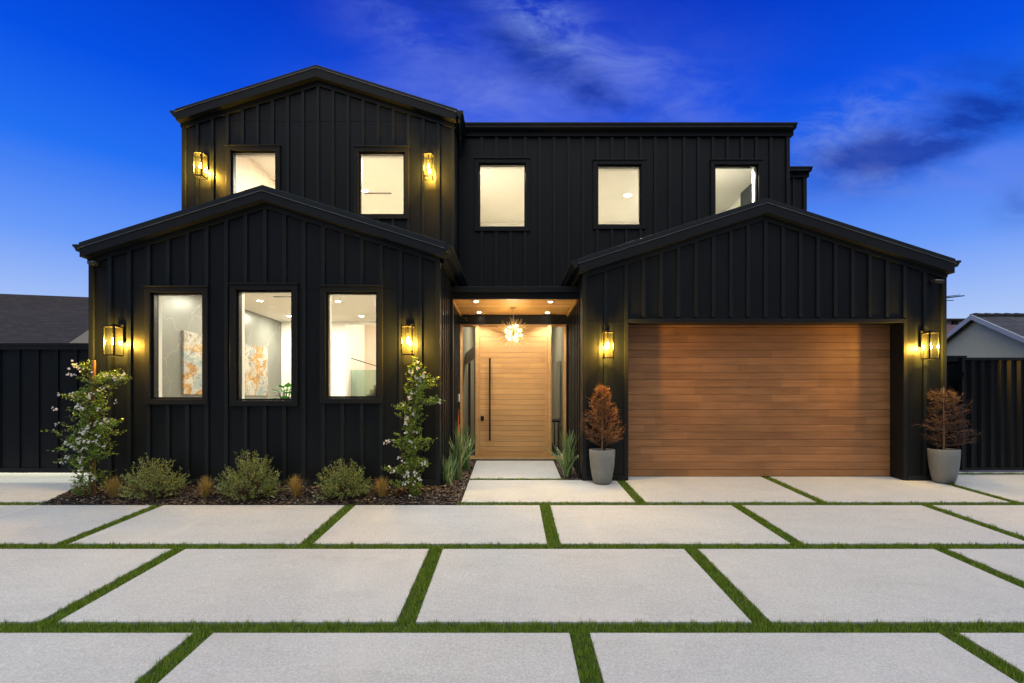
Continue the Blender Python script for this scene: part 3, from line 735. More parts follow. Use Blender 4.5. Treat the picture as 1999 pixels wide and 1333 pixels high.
# --- porch
bm_ = MB()
bm_.box(XLE+.002, XGW-.002, D_P-.06, D_P+.5, 3.385, 3.49)
bm_.box(XLE+.002, XGW-.002, D_P, D_P+.05, 3.272, 3.384)
bm_.box(XLE+.002, XLE+.055, D_P, D_P+.09, -.02, 3.271)
bm_.build('porch_beam', M['trim'], house, bevel=.003)
pr = MB(); pr.box(XLE+.002, XGW-.002, D_P+.501, D_R+.1, 3.33, 3.45); pr.build('porch_roof', M['roofing'], house)
sf = MB(); nb = 16
for i in range(nb):
    a = D_P+.051+(D_D-.08-D_P-.051)*i/nb; b = D_P+.051+(D_D-.08-D_P-.051)*(i+1)/nb
    sf.box(XLE+.03, XGW-.03, a+.0015, b-.0015, 3.278, 3.30)
sf.build('porch_soffit', M['soffit_wood'], house)
for a_x, b_x in ((XLE+.021, XLE+.05), (XGW-.05, XGW-.021)):
    se = MB(); se.box(a_x, b_x, D_P+.051, D_D-.08, 3.24, 3.277); se.build('soffit_edge', M['soffit_wood'], house)
# door wall: header plus wooden door frame
zf = PZ(893, D_D)     # threshold level
zt_ = PZ(633.5, D_D)
hd = MB(); hd.box(XLE, XGW, D_D-.078, D_D+.06, zt_, 3.277); hd.box(XLE, XGW, D_D+.061, D_D+.12, zt_, 4.0)
hd.box(XLE, PX(898.5, D_D), D_D-.02, D_D+.10, 0, zt_); hd.box(PX(1105.5, D_D), XGW, D_D-.02, D_D+.10, 0, zt_)
hd.build('door_header', M['black'], house)
X = lambda p_: PX(p_, D_D)
df = MB()
for a, b in ((898.5, 902.5), (929, 936), (1069.5, 1076.5), (1101.5, 1105.5)): df.box(X(a), X(b), D_D-.05, D_D+.09, zf, zt_-.03)
df.box(X(898.5), X(1105.5), D_D-.05, D_D+.09, zt_-.03, zt_-.001)
df.build('door_frame', M['door_wood'], house, bevel=.003)
th_ = MB(); th_.box(X(894), X(1108), D_D-.14, D_D+.10, zf-.035, zf); th_.build('threshold', plain('brass_sill', (0.52,0.36,0.18), .4, metal=.3, nscale=8, namt=.2), house, bevel=.004)
un = MB(); un.box(X(894), X(1108), D_D-.11, D_D+.10, zf-.2, zf-.036); un.build('step_riser', M['trim'], house)
for a, b, lb in ((902.5, 929, 'left glass sidelight showing dark slats inside'), (1076.5, 1101.5, 'right glass sidelight showing a mirror and console inside')):
    sb_ = MB(); fr_ = .012
    for q in ((X(a), X(a)+fr_, zf, zt_-.03), (X(b)-fr_, X(b), zf, zt_-.03), (X(a)+fr_, X(b)-fr_, zf, zf+.03), (X(a)+fr_, X(b)-fr_, zt_-.05, zt_-.03)):
        sb_.box(q[0]+.001, q[1]-.001, D_D-.01, D_D+.05, q[2]+.001, q[3]-.001)
    so_ = sb_.build('sidelight', M['door_wood'], house); so_['label'] = lb
    pn = MB(); pn.box(X(a)+.01, X(b)-.01, D_D+.018, D_D+.026, zf+.02, zt_-.04); pn.build('pane', M['glass'], so_)
# door leaf
dr = MB(); xa, xb = X(936)+.004, X(1069.5)-.004; z0 = zf+.012; z1 = zt_-.036; nb = 25; st = .055
rd = random.Random(2)
for i in range(nb):
    a = z0+(z1-z0)*i/nb; b = z0+(z1-z0)*(i+1)/nb
    dr.box(xa+st*.35, xb-st*.9, D_D-.012, D_D+.04, a+.003, b-.003)
dr.box(xa, xa+st*.35-.002, D_D-.016, D_D+.04, z0, z1); dr.box(xb-st*.9+.002, xb, D_D-.016, D_D+.04, z0, z1)
do = dr.build('front_door', M['door_wood'], house, bevel=.0015)
dc = MB(); dc.box(xa+.002, xb-.002, D_D+.02, D_D+.05, z0+.002, z1-.002); dc.build('door_core', M['darkwood'], do)
hn = MB(); hx = X(957); za, zb_ = PZ(860, D_D-.09), PZ(699, D_D-.09)
hn.box(hx-.018, hx+.018, D_D-.11, D_D-.075, za, zb_)
for z in (za+.25, zb_-.25): hn.box(hx-.012, hx+.012, D_D-.0751, D_D-.010, z-.012, z+.012)
hn.build('pull_handle', M['metal'], do, bevel=.004)
lk = MB(); lk.box(X(939), X(945.5), D_D-.04, D_D-.013, PZ(821, D_D), PZ(812, D_D)); lk.build('smart_lock', M['metal'], do, bevel=.004)

# --- interiors
def room(pref, x0, x1, y0, y1, z0, z1, wm='white', cm='ceil', skip=()):
    if 'floor' not in skip:
        q = MB(); q.box(x0, x1, y0, y1, z0-.05, z0); q.build('interior_floor', M['floor'], house)
    q = MB(); q.box(x0, x1, y0, y1, z1, z1+.05); q.build('interior_ceiling', M[cm], house)
    w_ = MB()
    if 'left' not in skip: w_.box(x0-.03, x0, y0, y1, z0, z1)
    if 'right' not in skip: w_.box(x1, x1+.03, y0, y1, z0, z1)
    if 'back' not in skip: w_.box(x0, x1, y1, y1+.05, z0, z1)
    if w_.v: w_.build('interior_wall', M[wm], house)
# living room
ZC = 3.64
def front_liner(x0, x1, D, z0, z1, holes, th=.16):
    q = MB(); xs = sorted(set([x0, x1]+[h for w in holes for h in w[:2]]))
    for a, b in zip(xs[:-1], xs[1:]):
        hs = [w for w in holes if w[0] < (a+b)/2 < w[1]]; z = z0
        for w in hs: q.box(a, b, D+th+.001, D+th+.05, z, w[2]-.02); z = w[3]+.02
        q.box(a, b, D+th+.001, D+th+.05, z, z1)
    q.build('interior_wall', M['white'], house)
room('living', -6.58, -1.32, D_L+.17, 13.8, .15, ZC, skip=('left', 'back', 'ceil'))
q = MB(); q.box(-6.6, -6.58, D_L+.22, 13.8, .15, ZC); q.build('stone_wall', M['stone'], house)
XB = PX(675, 13.8)
q = MB(); q.box(-6.58, XB, 13.8, 13.9, .15, ZC); q.box(XB, -1.32, 13.8, 13.86, PZ(633, 13.8), ZC)
q.box(-6.58, XB, 13.795, 13.7999, PZ(693, 13.8), PZ(692.4, 13.8)); q.build('interior_wall', M['white'], house)
front_liner(-6.58, -1.32, D_L, .15, ZC, [WL[0], WL[1], WL[2]])
# stair hall beyond
q = MB(); q.box(XB-1.5, -1.32, 15.6, 15.65, .1, 4.6); q.build('panelled_wall', M['palewood'], house)
q = MB(); q.box(XB-.05, XB, 13.9, 15.6, .1, 4.6); q.build('interior_wall', M['white'], house)
q = MB(); q.box(-1.32, -1.27, 13.8, 15.65, .1, 4.6); q.build('interior_wall', M['white'], house)
q = MB(); q.box(XB-1.5, -1.3, 13.8, 15.65, 4.3, 4.4); q.build('interior_ceiling', M['ceil'], house)
q = MB(); q.box(XB-1.5, -1.3, 13.8, 15.65, .08, .15); q.build('interior_floor', M['floor'], house)
stt = MB()
for i in range(9):
    x = PX(716+7.0*i, 14.9); z = PZ(779-9*i, 14.9)
    stt.box(x, -1.33, 14.5, 15.59, z-.9 if i else .15, z)
stt.build('stairs', M['stairwood'], house)
rg_ = MB(); rg_.box(XB+.02, -1.34, 14.2, 14.22, .8, PZ(722, 14.2)); rg_.build('glass_balustrade', M['railglass'], house)
q = MB(); q.tube([(PX(676, 14.3), 14.3, PZ(696, 14.3)), (PX(760, 14.3), 14.3, PZ(722, 14.3))], .012, 8); q.build('handrail', M['metal'], house)
q = MB(); q.box(PX(535, 10.46), PX(600, 10.46), 10.42, 10.50, ZC-.008, ZC-.001); q.build('air_slot', M['cama'], house)
q = MB(); q.box(PX(640, 10.2), PX(745, 10.2), 10.17, 10.2, ZC-.008, ZC-.001); q.build('air_slot', M['cama'], house)
q = MB(); q.lathe([(0, -.012), (.10, -.010), (.115, 0)], PX(527, 11.6), 11.6, 24, cz=ZC); q.build('ceiling_speaker', M['dltrim'], house)

# entrance hall
M['hallwall'] = plain('hall_beige_wall', (0.40, 0.36, 0.27), 0.6, nscale=3, namt=.08)
room('hall', XLE+.02, XGW-.02, D_D+.13, 14.5, .12, 3.9, wm='hallwall')
q = MB()
for i in range(5):
    x = XLE+.06+i*.14; q.box(x, x+.06, 12.0+i*.25, 12.08+i*.25, .12, 2.4)
q.build('slat_screen', M['darkwood'], house)
q = MB(); q.prism([(XLE+.03, 2.25), (-.5, 2.75), (-.5, 3.05), (XLE+.03, 2.55)], 11.7, 11.8); q.build('stair_stringer', M['white'], house)
mi_ = MB(); mi_.box(XGW-.07, XGW-.045, 12.0, 13.0, .95, 2.4); o = mi_.build('wall_mirror', M['mirror'])
tag(o, 'tall narrow mirror on the hall wall seen through the right sidelight', 'mirror')
ct = thing('console_table', 'slim dark console table inside the hall behind right sidelight', 'table', (XGW-.25, 12.4, .12))
q = MB(); q.box(XGW-.40, XGW-.075, 11.9, 13.1, .86, .90); q.build('table_top', M['metal'], ct)
for x in (XGW-.38, XGW-.11):
    for y in (11.92, 13.05): q = MB(); q.box(x, x+.025, y, y+.025, .12, .859); q.build('leg', M['metal'], ct)

# upstairs rooms
ZU = 6.62
room('bed', XUW+.15, XLE-.15, D_U+.17, 14.0, 4.1, ZU, skip=('left',))
q = MB(); q.box(PX(560, 12.2)-.0, PX(560, 12.2)+.05, D_U+.2, 14.0, 4.1, ZU); q.box(XUW+.15, PX(560, 12.2), 12.9, 12.95, 4.1, ZU); q.box(XUW+.14, XUW+.15, D_U+.2, 14.0, 4.1, ZU); q.build('panelled_wall', M['palewood'], house)
q = MB(); q.box(PX(712, 12.2), PX(765, 12.2), 12.16, 12.22, ZU-.01, ZU-.001); q.build('air_slot', M['cama'], house)
front_liner(XUW+.15, XLE-.15, D_U, 4.1, ZU, WU)
room('landing', XLE+.03, 5.86, D_R+.17, 14.2, 4.1, ZU)
front_liner(XLE+.03, 5.86, D_R, 4.1, ZU, WR)
q = MB(); q.box(PX(1320, 12), PX(1320, 12)+.06, D_R+.22, 14.2, 4.1, ZU); q.build('interior_wall', M['white'], house)
ac = MB(); ac.box(5.80, 5.855, 10.9, 12.45, 4.9, PZ(376, 11.6)); o = ac.build('wall_art', plain('sage_canvas', (.34,.44,.09), .7, nscale=3, namt=.3))
tag(o, 'sage green canvas seen through the rightmost upstairs window', 'artwork')

# --- recessed lights (lens + trim + light), indoors and in the porch
def downlight(x, y, z, label, power, r=.05, grp=None, col=(1, .93, .73), spot=None, lens='dl'):
    t_ = thing('recessed_light', label, 'ceiling light', (x, y, z), grp)
    q = MB(); q.lathe([(r, -.004), (r+.022, -.006), (r+.026, -.001)], x, y, 24, cz=z); q.build('trim_ring', M['dltrim'], t_)
    q = MB(); q.lathe([(0.0005, -.003), (r, -.004)], x, y, 24, cz=z); q.build('lens', M[lens], t_)
    L = bpy.data.lights.new('downlight', 'AREA' if not spot else 'SPOT'); L.energy = power; L.color = col
    if spot: L.spot_size = R(spot); L.spot_blend = .6; L.shadow_soft_size = .03
    else: L.shape = 'DISK'; L.size = .14
    lo = bpy.data.objects.new('light', L); C.objects.link(lo); lo.parent = t_; lo.location = (0, 0, -.012)
    return t_
LG = 'recessed lights in the living room ceiling'
LP = 74
for (px_, py_, lb) in ((508, 587, 'bright recessed light beside the ceiling speaker, middle downstairs window'), (565, 617, 'small recessed light at right edge of middle downstairs window'),
                   (660, 588, 'nearer of two recessed lights seen in the stairs window'), (706, 617, 'farther of two recessed lights seen in the stairs window')):
    d_ = 2.25*F/(782-py_); downlight(PX(px_, d_), d_, ZC, lb, LP, .062, LG)
downlight(-5.8, 9.0, ZC, 'recessed light nearest the stone wall by the painting', LP*.4, .062, LG)
downlight(-3.9, 9.0, ZC, 'recessed light just inside the middle downstairs window', LP, .062, LG)
downlight(-2.0, 9.0, ZC, 'recessed light just inside near the entrance side', LP*.7, .062, LG)
downlight(-3.0, 14.9, 4.3, 'recessed light over the stairs', LP*1.4, .062)
d_ = 5.23*F/410; downlight(PX(713, d_), d_, ZU, 'bright recessed light in the upstairs window above the left gable slope', 175, .07)
downlight(-4.3, 11.2, ZU, 'recessed light washing the upstairs wood panelling', 70, .06)
downlight(-3.0, 10.1, ZU, 'recessed light hidden above the upper left gable window', 145, .06)
d_ = 5.23*F/401; downlight(PX(1226, d_), d_, ZU, 'bright star-like lamp in the middle upstairs window on the right', 185, .085)
downlight(-.4, 10.75, ZU, 'recessed light over the landing behind the window above the entrance', 220, .06)
downlight(4.8, 10.75, ZU, 'recessed light in the room behind the rightmost upstairs window', 300, .06)
downlight(0.0, 12.6, 3.9, 'recessed light in the entrance hall ceiling', 60, .06)
PG = 'recessed lights in the porch soffit'
for px_, py_, lb in ((930, 588, 'front left recessed light in the wooden porch ceiling'), (1075, 589, 'front right recessed light in the wooden porch ceiling'),
                 (936, 609.5, 'rear left recessed light above the left sidelight'), (1069, 610, 'rear right recessed light above the right sidelight')):
    d_ = 1.887*F/(782-py_); downlight(PX(px_, d_), d_, 3.277, lb, 95, .04, PG, (1, .90, .76), spot=120)

# --- chandelier
ch = thing('sputnik_chandelier', 'spiky brass starburst chandelier glowing in the porch before the front door', 'chandelier', (PX(1003, 9.8), 9.8, 3.277))
cx, cy, cz = PX(1003, 9.8), 9.8, PZ(650, 9.8)
q = MB(); q.lathe([(0, -.03), (.06, -.03), (.065, 0)], cx, cy, 24, cz=3.277); q.build('canopy', M['gold'], ch)
q = MB(); q.tube([(cx, cy, 3.25), (cx, cy, cz+.03)], .006, 6); q.build('rod', M['gold'], ch)
q = MB(); q.lathe([(.001, -.04), (.03, -.028), (.04, 0), (.03, .028), (.001, .04)], cx, cy, 16, cz=cz); q.build('hub', M['gold'], ch, smooth=True)
sp_ = MB(); gb = MB(); rc = random.Random(4)
for i in range(130):
    z = 1-2*(i+.5)/130; r_ = math.sqrt(1-z*z); a = i*2.39996
    d = Vector((r_*math.cos(a), r_*math.sin(a), z)); L = rc.uniform(.25, .37)
    c0 = Vector((cx, cy, cz)); sp_.tube([c0+d*.03, c0+d*L], [.0065, .0035], 5)
sp_.build('spikes', M['gold'], ch)
for i in range(14):
    z = 1-2*(i+.5)/14; r_ = math.sqrt(1-z*z); a = i*2.39996
    d = Vector((r_*math.cos(a), r_*math.sin(a), z)); c0 = Vector((cx, cy, cz))+d*.165
    q = MB(); q.lathe([(.001, -.018), (.013, -.012), (.018, 0), (.013, .012), (.001, .018)], c0.x, c0.y, 10, cz=c0.z); q.build('bulb', M['chbulb'], ch, smooth=True)
L = bpy.data.lights.new('chandelier_light', 'POINT'); L.energy = 230; L.color = (1, .78, .44); L.shadow_soft_size = .12
lo = bpy.data.objects.new('light', L); C.objects.link(lo); lo.parent = ch; lo.location = (0, 0, cz-3.277)

# --- wall lanterns
def make_lantern(x, yw, zt, label):
    t_ = thing('wall_lantern', label, 'wall lantern', (x, yw, zt), 'black box wall lanterns on the facade')
    w, d, h, b = .18, .18, .465, .017
    y1 = yw-.085; y0 = y1-d; x0, x1 = x-w/2, x+w/2; zb = zt-h
    q = MB()
    for xx in (x0, x1-b):
        for yy in (y0, y1-b): q.box(xx, xx+b, yy, yy+b, zb+b, zt-b)
    for z in (zb, zt-b):
        q.box(x0, x1, y0, y0+b, z, z+b); q.box(x0, x1, y1-b, y1, z, z+b); q.box(x0, x0+b, y0+b, y1-b, z, z+b); q.box(x1-b, x1, y0+b, y1-b, z, z+b)
    q.box(x0+b, x1-b, y0+b, y1-b, zt-.009, zt-.002)
    q.build('frame', M['metal'], t_)
    q = MB(); q.box(x-.055, x+.055, yw-.045, yw-.021, zt-.24, zt+.05); q.build('back_plate', M['metal'], t_, bevel=.004)
    q = MB(); q.box(x-.014, x+.014, y0+d/2-.014, yw-.045, zt+.012, zt+.036); q.box(x-.014, x+.014, y0+d/2-.014, y0+d/2+.014, zt-.002, zt+.0118); q.build('arm', M['metal'], t_)
    q = MB()
    q.box(x0+b, x1-b, y0+.003, y0+.006, zb+b, zt-b); q.box(x0+b, x1-b, y1-.006, y1-.003, zb+b, zt-b)
    q.box(x0+.003, x0+.006, y0+b, y1-b, zb+b, zt-b); q.box(x1-.006, x1-.003, y0+b, y1-b, zb+b, zt-b)
    q.build('glass_panel', M['lglass'], t_)
    q = MB(); q.tube([(x, y0+d/2, zt-.01), (x, y0+d/2, zt-.12)], .013, 10); q.build('socket', M['metal'], t_)
    zc = zb+.16
    q = MB(); q.lathe([(.001, .07), (.010, .065), (.013, .04), (.020, .0), (.021, -.02), (.014, -.036), (.001, -.042)], x, y0+d/2, 14, cz=zc+.06); q.build('bulb', M['bulb'], t_, smooth=True)
    L = bpy.data.lights.new('lantern_light', 'POINT'); L.energy = 250; L.color = (1.0, .56, .07); L.shadow_soft_size = .05
    lo = bpy.data.objects.new('light', L); C.objects.link(lo); lo.parent = t_; lo.location = (0, y0+d/2-yw, zc+.06-zt)
    return t_
l0 = make_lantern(PX(222, 7.58), D_L, PZ(637, 7.58), 'lit box lantern at the outer left corner of the downstairs wall')
for x, yw, zt, lb in ((PX(797, 7.58), D_L, PZ(636, 7.58), 'lit box lantern between the stairs window and the entrance'),
                      (PX(1187, 8.42), D_G, PZ(648, 8.42), 'lit box lantern between the entrance and the garage door'),
                      (PX(1816, 8.42), D_G, PZ(649, 8.42), 'lit box lantern right of the garage door'),
                      (PX(392, 9.48), D_U, PZ(300, 9.48), 'lit box lantern upstairs, near the outer left roof edge'),
                      (PX(837, 9.48), D_U, PZ(302, 9.48), 'lit box lantern upstairs, right of the gable window')):
    c_ = copy_tree(l0); c_.location = (x, yw, zt); c_['label'] = lb

# --- security cameras, door bell
def seccam(x, y, z, label, s_=1):
    t_ = thing('security_camera', label, 'security camera', (x, y, z))
    q = MB(); q.tube([(x, y, z), (x, y-.03, z)], [.045, .04], 16); q.build('mount', M['cama'], t_)
    q = MB(); q.tube([(x, y-.03, z), (x+.02*s_, y-.07, z-.015)], .016, 8); q.build('arm', M['cama'], t_)
    q = MB(); q.tube([(x-.05*s_, y-.075, z-.01), (x-.03*s_, y-.08, z-.012), (x+.06*s_, y-.12, z-.03), (x+.075*s_, y-.127, z-.033)], [.028, .036, .038, .03], 14); q.build('body', M['cama'], t_, smooth=True)
    q = MB(); q.tube([(x+.0752*s_, y-.1272, z-.0331), (x+.078*s_, y-.1285, z-.034)], .022, 14); q.build('lens', M['camlens'], t_)
seccam(PX(190, D_L), D_L-.02, PZ(515, D_L), 'small dark security camera under the left gable eave')
seccam(PX(1820, D_G), D_G-.02, PZ(550, D_G), 'small dark security camera under the right garage eave')
seccam(PX(905, 10.5), D_D-.078, PZ(622, 10.6), 'small dark security camera in the left corner of the porch')
q = MB(); q.box(XLE+.021, XLE+.045, 10.2, 10.25, PZ(784, 10.2), PZ(769, 10.2)); o = q.build('door_bell', M['white_plastic'], bevel=.006)
tag(o, 'small white video doorbell on the left porch wall', 'doorbell')

# --- painting and indoor plant
q = MB(); q.box(-6.578, -6.535, 9.63, 12.95, 1.52, 2.79); o = q.build('painting', M['canvas'], bevel=.004)
tag(o, 'long abstract canvas in ochre, cream and grey on the stone wall indoors', 'painting')
pl = thing('potted_plant', 'leafy green houseplant in a white pot behind the middle downstairs window', 'houseplant', (PX(558, 8.7), 8.7, .15))
x, y = PX(558, 8.7), 8.7
q = MB(); q.lathe([(.0, .0), (.13, .0), (.17, .62), (.15, .62), (.14, .55), (0, .55)], x, y, 24, cz=.15+.35); q.build('pot', M['white_plastic'], pl, smooth=True)
q = MB(); q.lathe([(.0, .0), (.1, 0), (.1, .35), (0, .35)], x, y, 20, cz=.15); q.build('stand', M['darkwood'], pl)
st_ = MB(); lv = []
for i in range(60):
    a = rnd.uniform(0, 6.28); h = rnd.uniform(.15, .60); r_ = rnd.uniform(.03, .26); b0 = Vector((x, y, .68+.35)); e = Vector((x+math.cos(a)*r_, y+math.sin(a)*r_, b0.z+h))
    st_.tube([b0, (b0+e)/2+Vector((0,0,.05)), e], .005, 5)
    out = Vector((math.cos(a), math.sin(a), rnd.uniform(-.1, .9))).normalized(); sd = out.cross(Vector((0,0,1))).normalized(); L = rnd.uniform(.14, .22)
    for u, wv in ((0,.0),(.35,.42),(.75,.5),(1,.0)): pass
    lv += [tuple(e), tuple(e+out*L*.45+sd*L*.33), tuple(e+out*L), tuple(e+out*L*.45-sd*L*.33)]
st_.build('stem', M['twig'], pl); tri_mesh('foliage', np.array(lv), 4, M['houseleaf'], pl)

# ------------------------------------------------------------------ planting
def leafquad(out, p, d, L, w, droop=0.0):
    """one pointed leaf: quad from p along d"""
    sd = d.cross(Vector((rnd.uniform(-1,1), rnd.uniform(-1,1), rnd.uniform(-1,1))))
    if sd.length < 1e-3: return
    sd.normalize(); m_ = p+d*L*.5; e = p+d*L-Vector((0,0,droop*L))
    out += [tuple(p), tuple(m_+sd*w), tuple(e), tuple(m_-sd*w)]
def rdir(): 
    v = Vector((rnd.gauss(0,1), rnd.gauss(0,1), rnd.gauss(0,1))); return v.normalized()

def shrub(px_, y, wpx, hpx, label, nbr=230, seed=1):
    rnd.seed(seed)
    x = PX(px_, y); z = bedz(x, y); rx = wpx/2*y/F; H = hpx*y/F
    t_ = thing('shrub', label, 'shrub', (x, y, z), 'rounded grey-green shrubs in the bed under the windows')
    st_ = MB(); lv = []
    for i in range(nbr):
        a = rnd.uniform(0, 6.28); e = math.acos(rnd.uniform(0.0, 1)); e = min(e, 1.62)
        k_ = rnd.uniform(.62, 1.08)
        tip = Vector((x+math.cos(a)*math.sin(e)*rx*k_, y+math.sin(a)*math.sin(e)*min(rx, .34)*k_, z+.03+math.cos(e)*H*k_*.95))
        b0 = Vector((x+rnd.gauss(0,.04), y+rnd.gauss(0,.03), z))
        mid = b0.lerp(tip, .55)+Vector((rnd.gauss(0,.02), rnd.gauss(0,.02), -.02))
        st_.tube([b0, mid, tip], [.0035, .0022, .001], 4, cap=False)
        ax = (tip-mid).normalized()
        n = rnd.randint(20, 30)
        for j in range(n):
            u = rnd.uniform(.1, 1); p = mid.lerp(tip, u)+rdir()*.006
            d = (ax*rnd.uniform(.5, 1.0)+rdir()*.75).normalized(); leafquad(lv, p, d, rnd.uniform(.026, .048), rnd.uniform(.0034, .0062))
        if rnd.random() < .6:      # side sprig
            s0 = mid.lerp(tip, rnd.uniform(.3, .8)); sdv = (ax+rdir()*.9).normalized(); s1_ = s0+sdv*rnd.uniform(.05, .10)
            for j in range(12):
                p = s0.lerp(s1_, rnd.random()); leafquad(lv, p, (sdv+rdir()*.7).normalized(), rnd.uniform(.02, .036), rnd.uniform(.0028, .0046))
    st_.build('branches', M['twig'], t_); tri_mesh('foliage', np.array(lv), 4, M['shrubleaf'], t_)
    return t_
shrub(303, 7.38, 130, 80, 'rounded grey-green shrub under the leftmost downstairs window', 210, 11)
shrub(488, 7.36, 132, 92, 'largest rounded grey-green shrub, under the middle downstairs window', 270, 12)
shrub(672, 7.38, 114, 72, 'rounded grey-green shrub under the stairs window', 220, 13)

def tuft(px_, y, h, label, seed):
    rnd.seed(seed); x = PX(px_, y); z = bedz(x, y)
    t_ = thing('grass_tuft', label, 'ornamental grass', (x, y, z), 'small golden grass tufts between the shrubs')
    for nm, n, mt, spread, hh in (('green_blades', 330, 'tuft', .55, 1.0), ('dry_blades', 70, 'tuftdry', 1.25, .85)):
        lv = []
        for i in range(n):
            a = rnd.uniform(0, 6.28); s_ = abs(rnd.gauss(0, spread*.55)); L = h*hh*rnd.uniform(.6, 1.12)
            p = Vector((x+rnd.gauss(0,.018), y+rnd.gauss(0,.018), z)); d = Vector((math.cos(a)*s_, math.sin(a)*s_, 1)).normalized()
            w = rnd.uniform(.0015, .0027); sd = Vector((-math.sin(a+rnd.uniform(-1,1)), math.cos(a), 0)).normalized()
            m_ = p+d*L*.55; e = m_+(d+Vector((math.cos(a)*.5*s_, math.sin(a)*.5*s_, -.35*s_))).normalized()*L*.45
            lv += [tuple(p-sd*w), tuple(p+sd*w), tuple(m_+sd*w), tuple(m_-sd*w), tuple(m_-sd*w), tuple(m_+sd*w), tuple(e+sd*.0003), tuple(e-sd*.0003)]
        tri_mesh(nm, np.array(lv), 4, M[mt], t_)
tuft(222, 7.34, .31, 'golden grass tuft between the left vine and the leftmost shrub', 21)
tuft(402, 7.33, .32, 'golden grass tuft between the leftmost and the largest shrub', 22)
tuft(577, 7.36, .33, 'golden grass tuft between the largest shrub and the shrub under the stairs window', 23)
tuft(745, 7.36, .30, 'golden grass tuft between the third shrub and the jasmine by the entrance', 24)

def jasmine(px0, y, hpx, pts, label, seed, stake, nfl):
    """pts: (px, py, rx px, ry px, weight) leaf masses"""
    rnd.seed(seed); x0 = PX(px0, y); z0 = bedz(x0, y)
    t_ = thing('jasmine_vine', label, 'climbing plant', (x0, y, z0))
    if stake:
        q = MB(); zt = PZ(stake, y+.03); q.box(x0-.019, x0+.019, y+.03, y+.068, z0-.05, zt); q.build('stake', M['stake'], t_, bevel=.002)
        q = MB()
        for pz in (748, 775, 812): 
            z_ = PZ(pz, y); q.tube([(x0-.035, y+.02, z_), (x0, y-.0, z_+.008), (x0+.035, y+.02, z_), (x0+.03, y+.08, z_), (x0-.03, y+.08, z_), (x0-.035, y+.02, z_)], .004, 5)
        q.build('plant_tie', M['tie'], t_)
    st_ = MB(); lv = []; fl = []
    trunk = [Vector((x0+.01*math.sin(i*1.3), y+.01*math.cos(i), z0+i*(PZ(pts[0][1], y)-z0)/12)) for i in range(13)]
    st_.tube(trunk, [.011-.0006*i for i in range(13)], 6)
    def flower(p, d, s_):
        a0 = rnd.uniform(0, 6.28); u = d.cross(Vector((.3,.2,.9))).normalized(); v = d.cross(u)
        for k_ in range(5):
            a = a0+k_*1.2566; r1 = u*math.cos(a)+v*math.sin(a); tt = -u*math.sin(a)+v*math.cos(a)
            fl.extend([tuple(p), tuple(p+r1*s_*.6+tt*s_*.32+d*.003), tuple(p+r1*s_+d*.001), tuple(p+r1*s_*.6-tt*s_*.32+d*.003)])
    for (cx_, cy_, rx_, ry_, wt) in pts:
        C0 = Vector((PX(cx_, y), y, PZ(cy_, y))); rx = rx_*y/F; rz = ry_*y/F
        for i in range(int(wt*1.0)):
            tip = C0+Vector((rnd.gauss(0,.55)*rx, rnd.gauss(0,.5)*min(rx, .16), rnd.gauss(0,.55)*rz))
            zb = max(z0+.05, tip.z-rnd.uniform(.05, .3)); kx = min(max(zb, z0), trunk[-1].z)
            b0 = Vector((x0, y, kx)).lerp(tip, rnd.uniform(.35, .8)) if abs(tip.x-x0) > .06 else Vector((x0+rnd.gauss(0,.02), y+rnd.gauss(0,.02), kx))
            mid = b0.lerp(tip, .5)+rdir()*.025
            st_.tube([b0, mid, tip], [.0028, .002, .0009], 4, cap=False)
            ax = (tip-mid).normalized()
            for j in range(rnd.randint(11, 18)):
                p = b0.lerp(tip, rnd.uniform(.15, 1.02))+rdir()*.018
                d = (ax*.3+rdir()).normalized(); leafquad(lv, p, d, rnd.uniform(.026, .052), rnd.uniform(.0065, .0125))
        st_.tube([Vector((x0, y, min(trunk[-1].z, max(z0, C0.z-.12)))), C0.lerp(Vector((x0, y, C0.z)), .4)+Vector((0,0,-.03)), C0], [.005, .004, .002], 5, cap=False)
    tot = sum(p_[4] for p_ in pts)
    for i in range(nfl):
        r_ = rnd.uniform(0, tot)
        for q_ in pts:
            r_ -= q_[4]
            if r_ <= 0: break
        p = Vector((PX(q_[0], y)+rnd.gauss(0,.62)*q_[2]*y/F, y-.05-abs(rnd.gauss(.09,.06)), PZ(q_[1], y)+rnd.gauss(0,.6)*q_[3]*y/F))
        for k_ in range(rnd.randint(2, 7)):
            flower(p+rdir()*.030, (Vector((rnd.gauss(0,.5), -1, rnd.gauss(.2,.5)))).normalized(), rnd.uniform(.013, .020))
    st_.build('stem', M['twig'], t_); tri_mesh('foliage', np.array(lv), 4, M['vineleaf'], t_); tri_mesh('blossoms', np.array(fl), 4, M['flower'], t_)
jasmine(178, 7.30, 260, [(172, 730, 20, 20, 12), (218, 733, 30, 9, 34), (240, 733, 14, 7, 12), (160, 713, 6, 12, 9), (165, 765, 28, 12, 26), (142, 772, 18, 5, 8), (170, 800, 36, 18, 48), (205, 780, 16, 26, 20), (215, 822, 22, 12, 22),
        (168, 840, 40, 22, 62), (150, 868, 34, 20, 42), (190, 872, 30, 24, 44), (158, 905, 30, 18, 34), (205, 865, 18, 18, 12), (160, 935, 22, 16, 24), (195, 925, 22, 10, 12), (150, 960, 18, 7, 9)],
        'airy jasmine on a wooden stake with white flowers at the left house corner', 31, 703, 62)
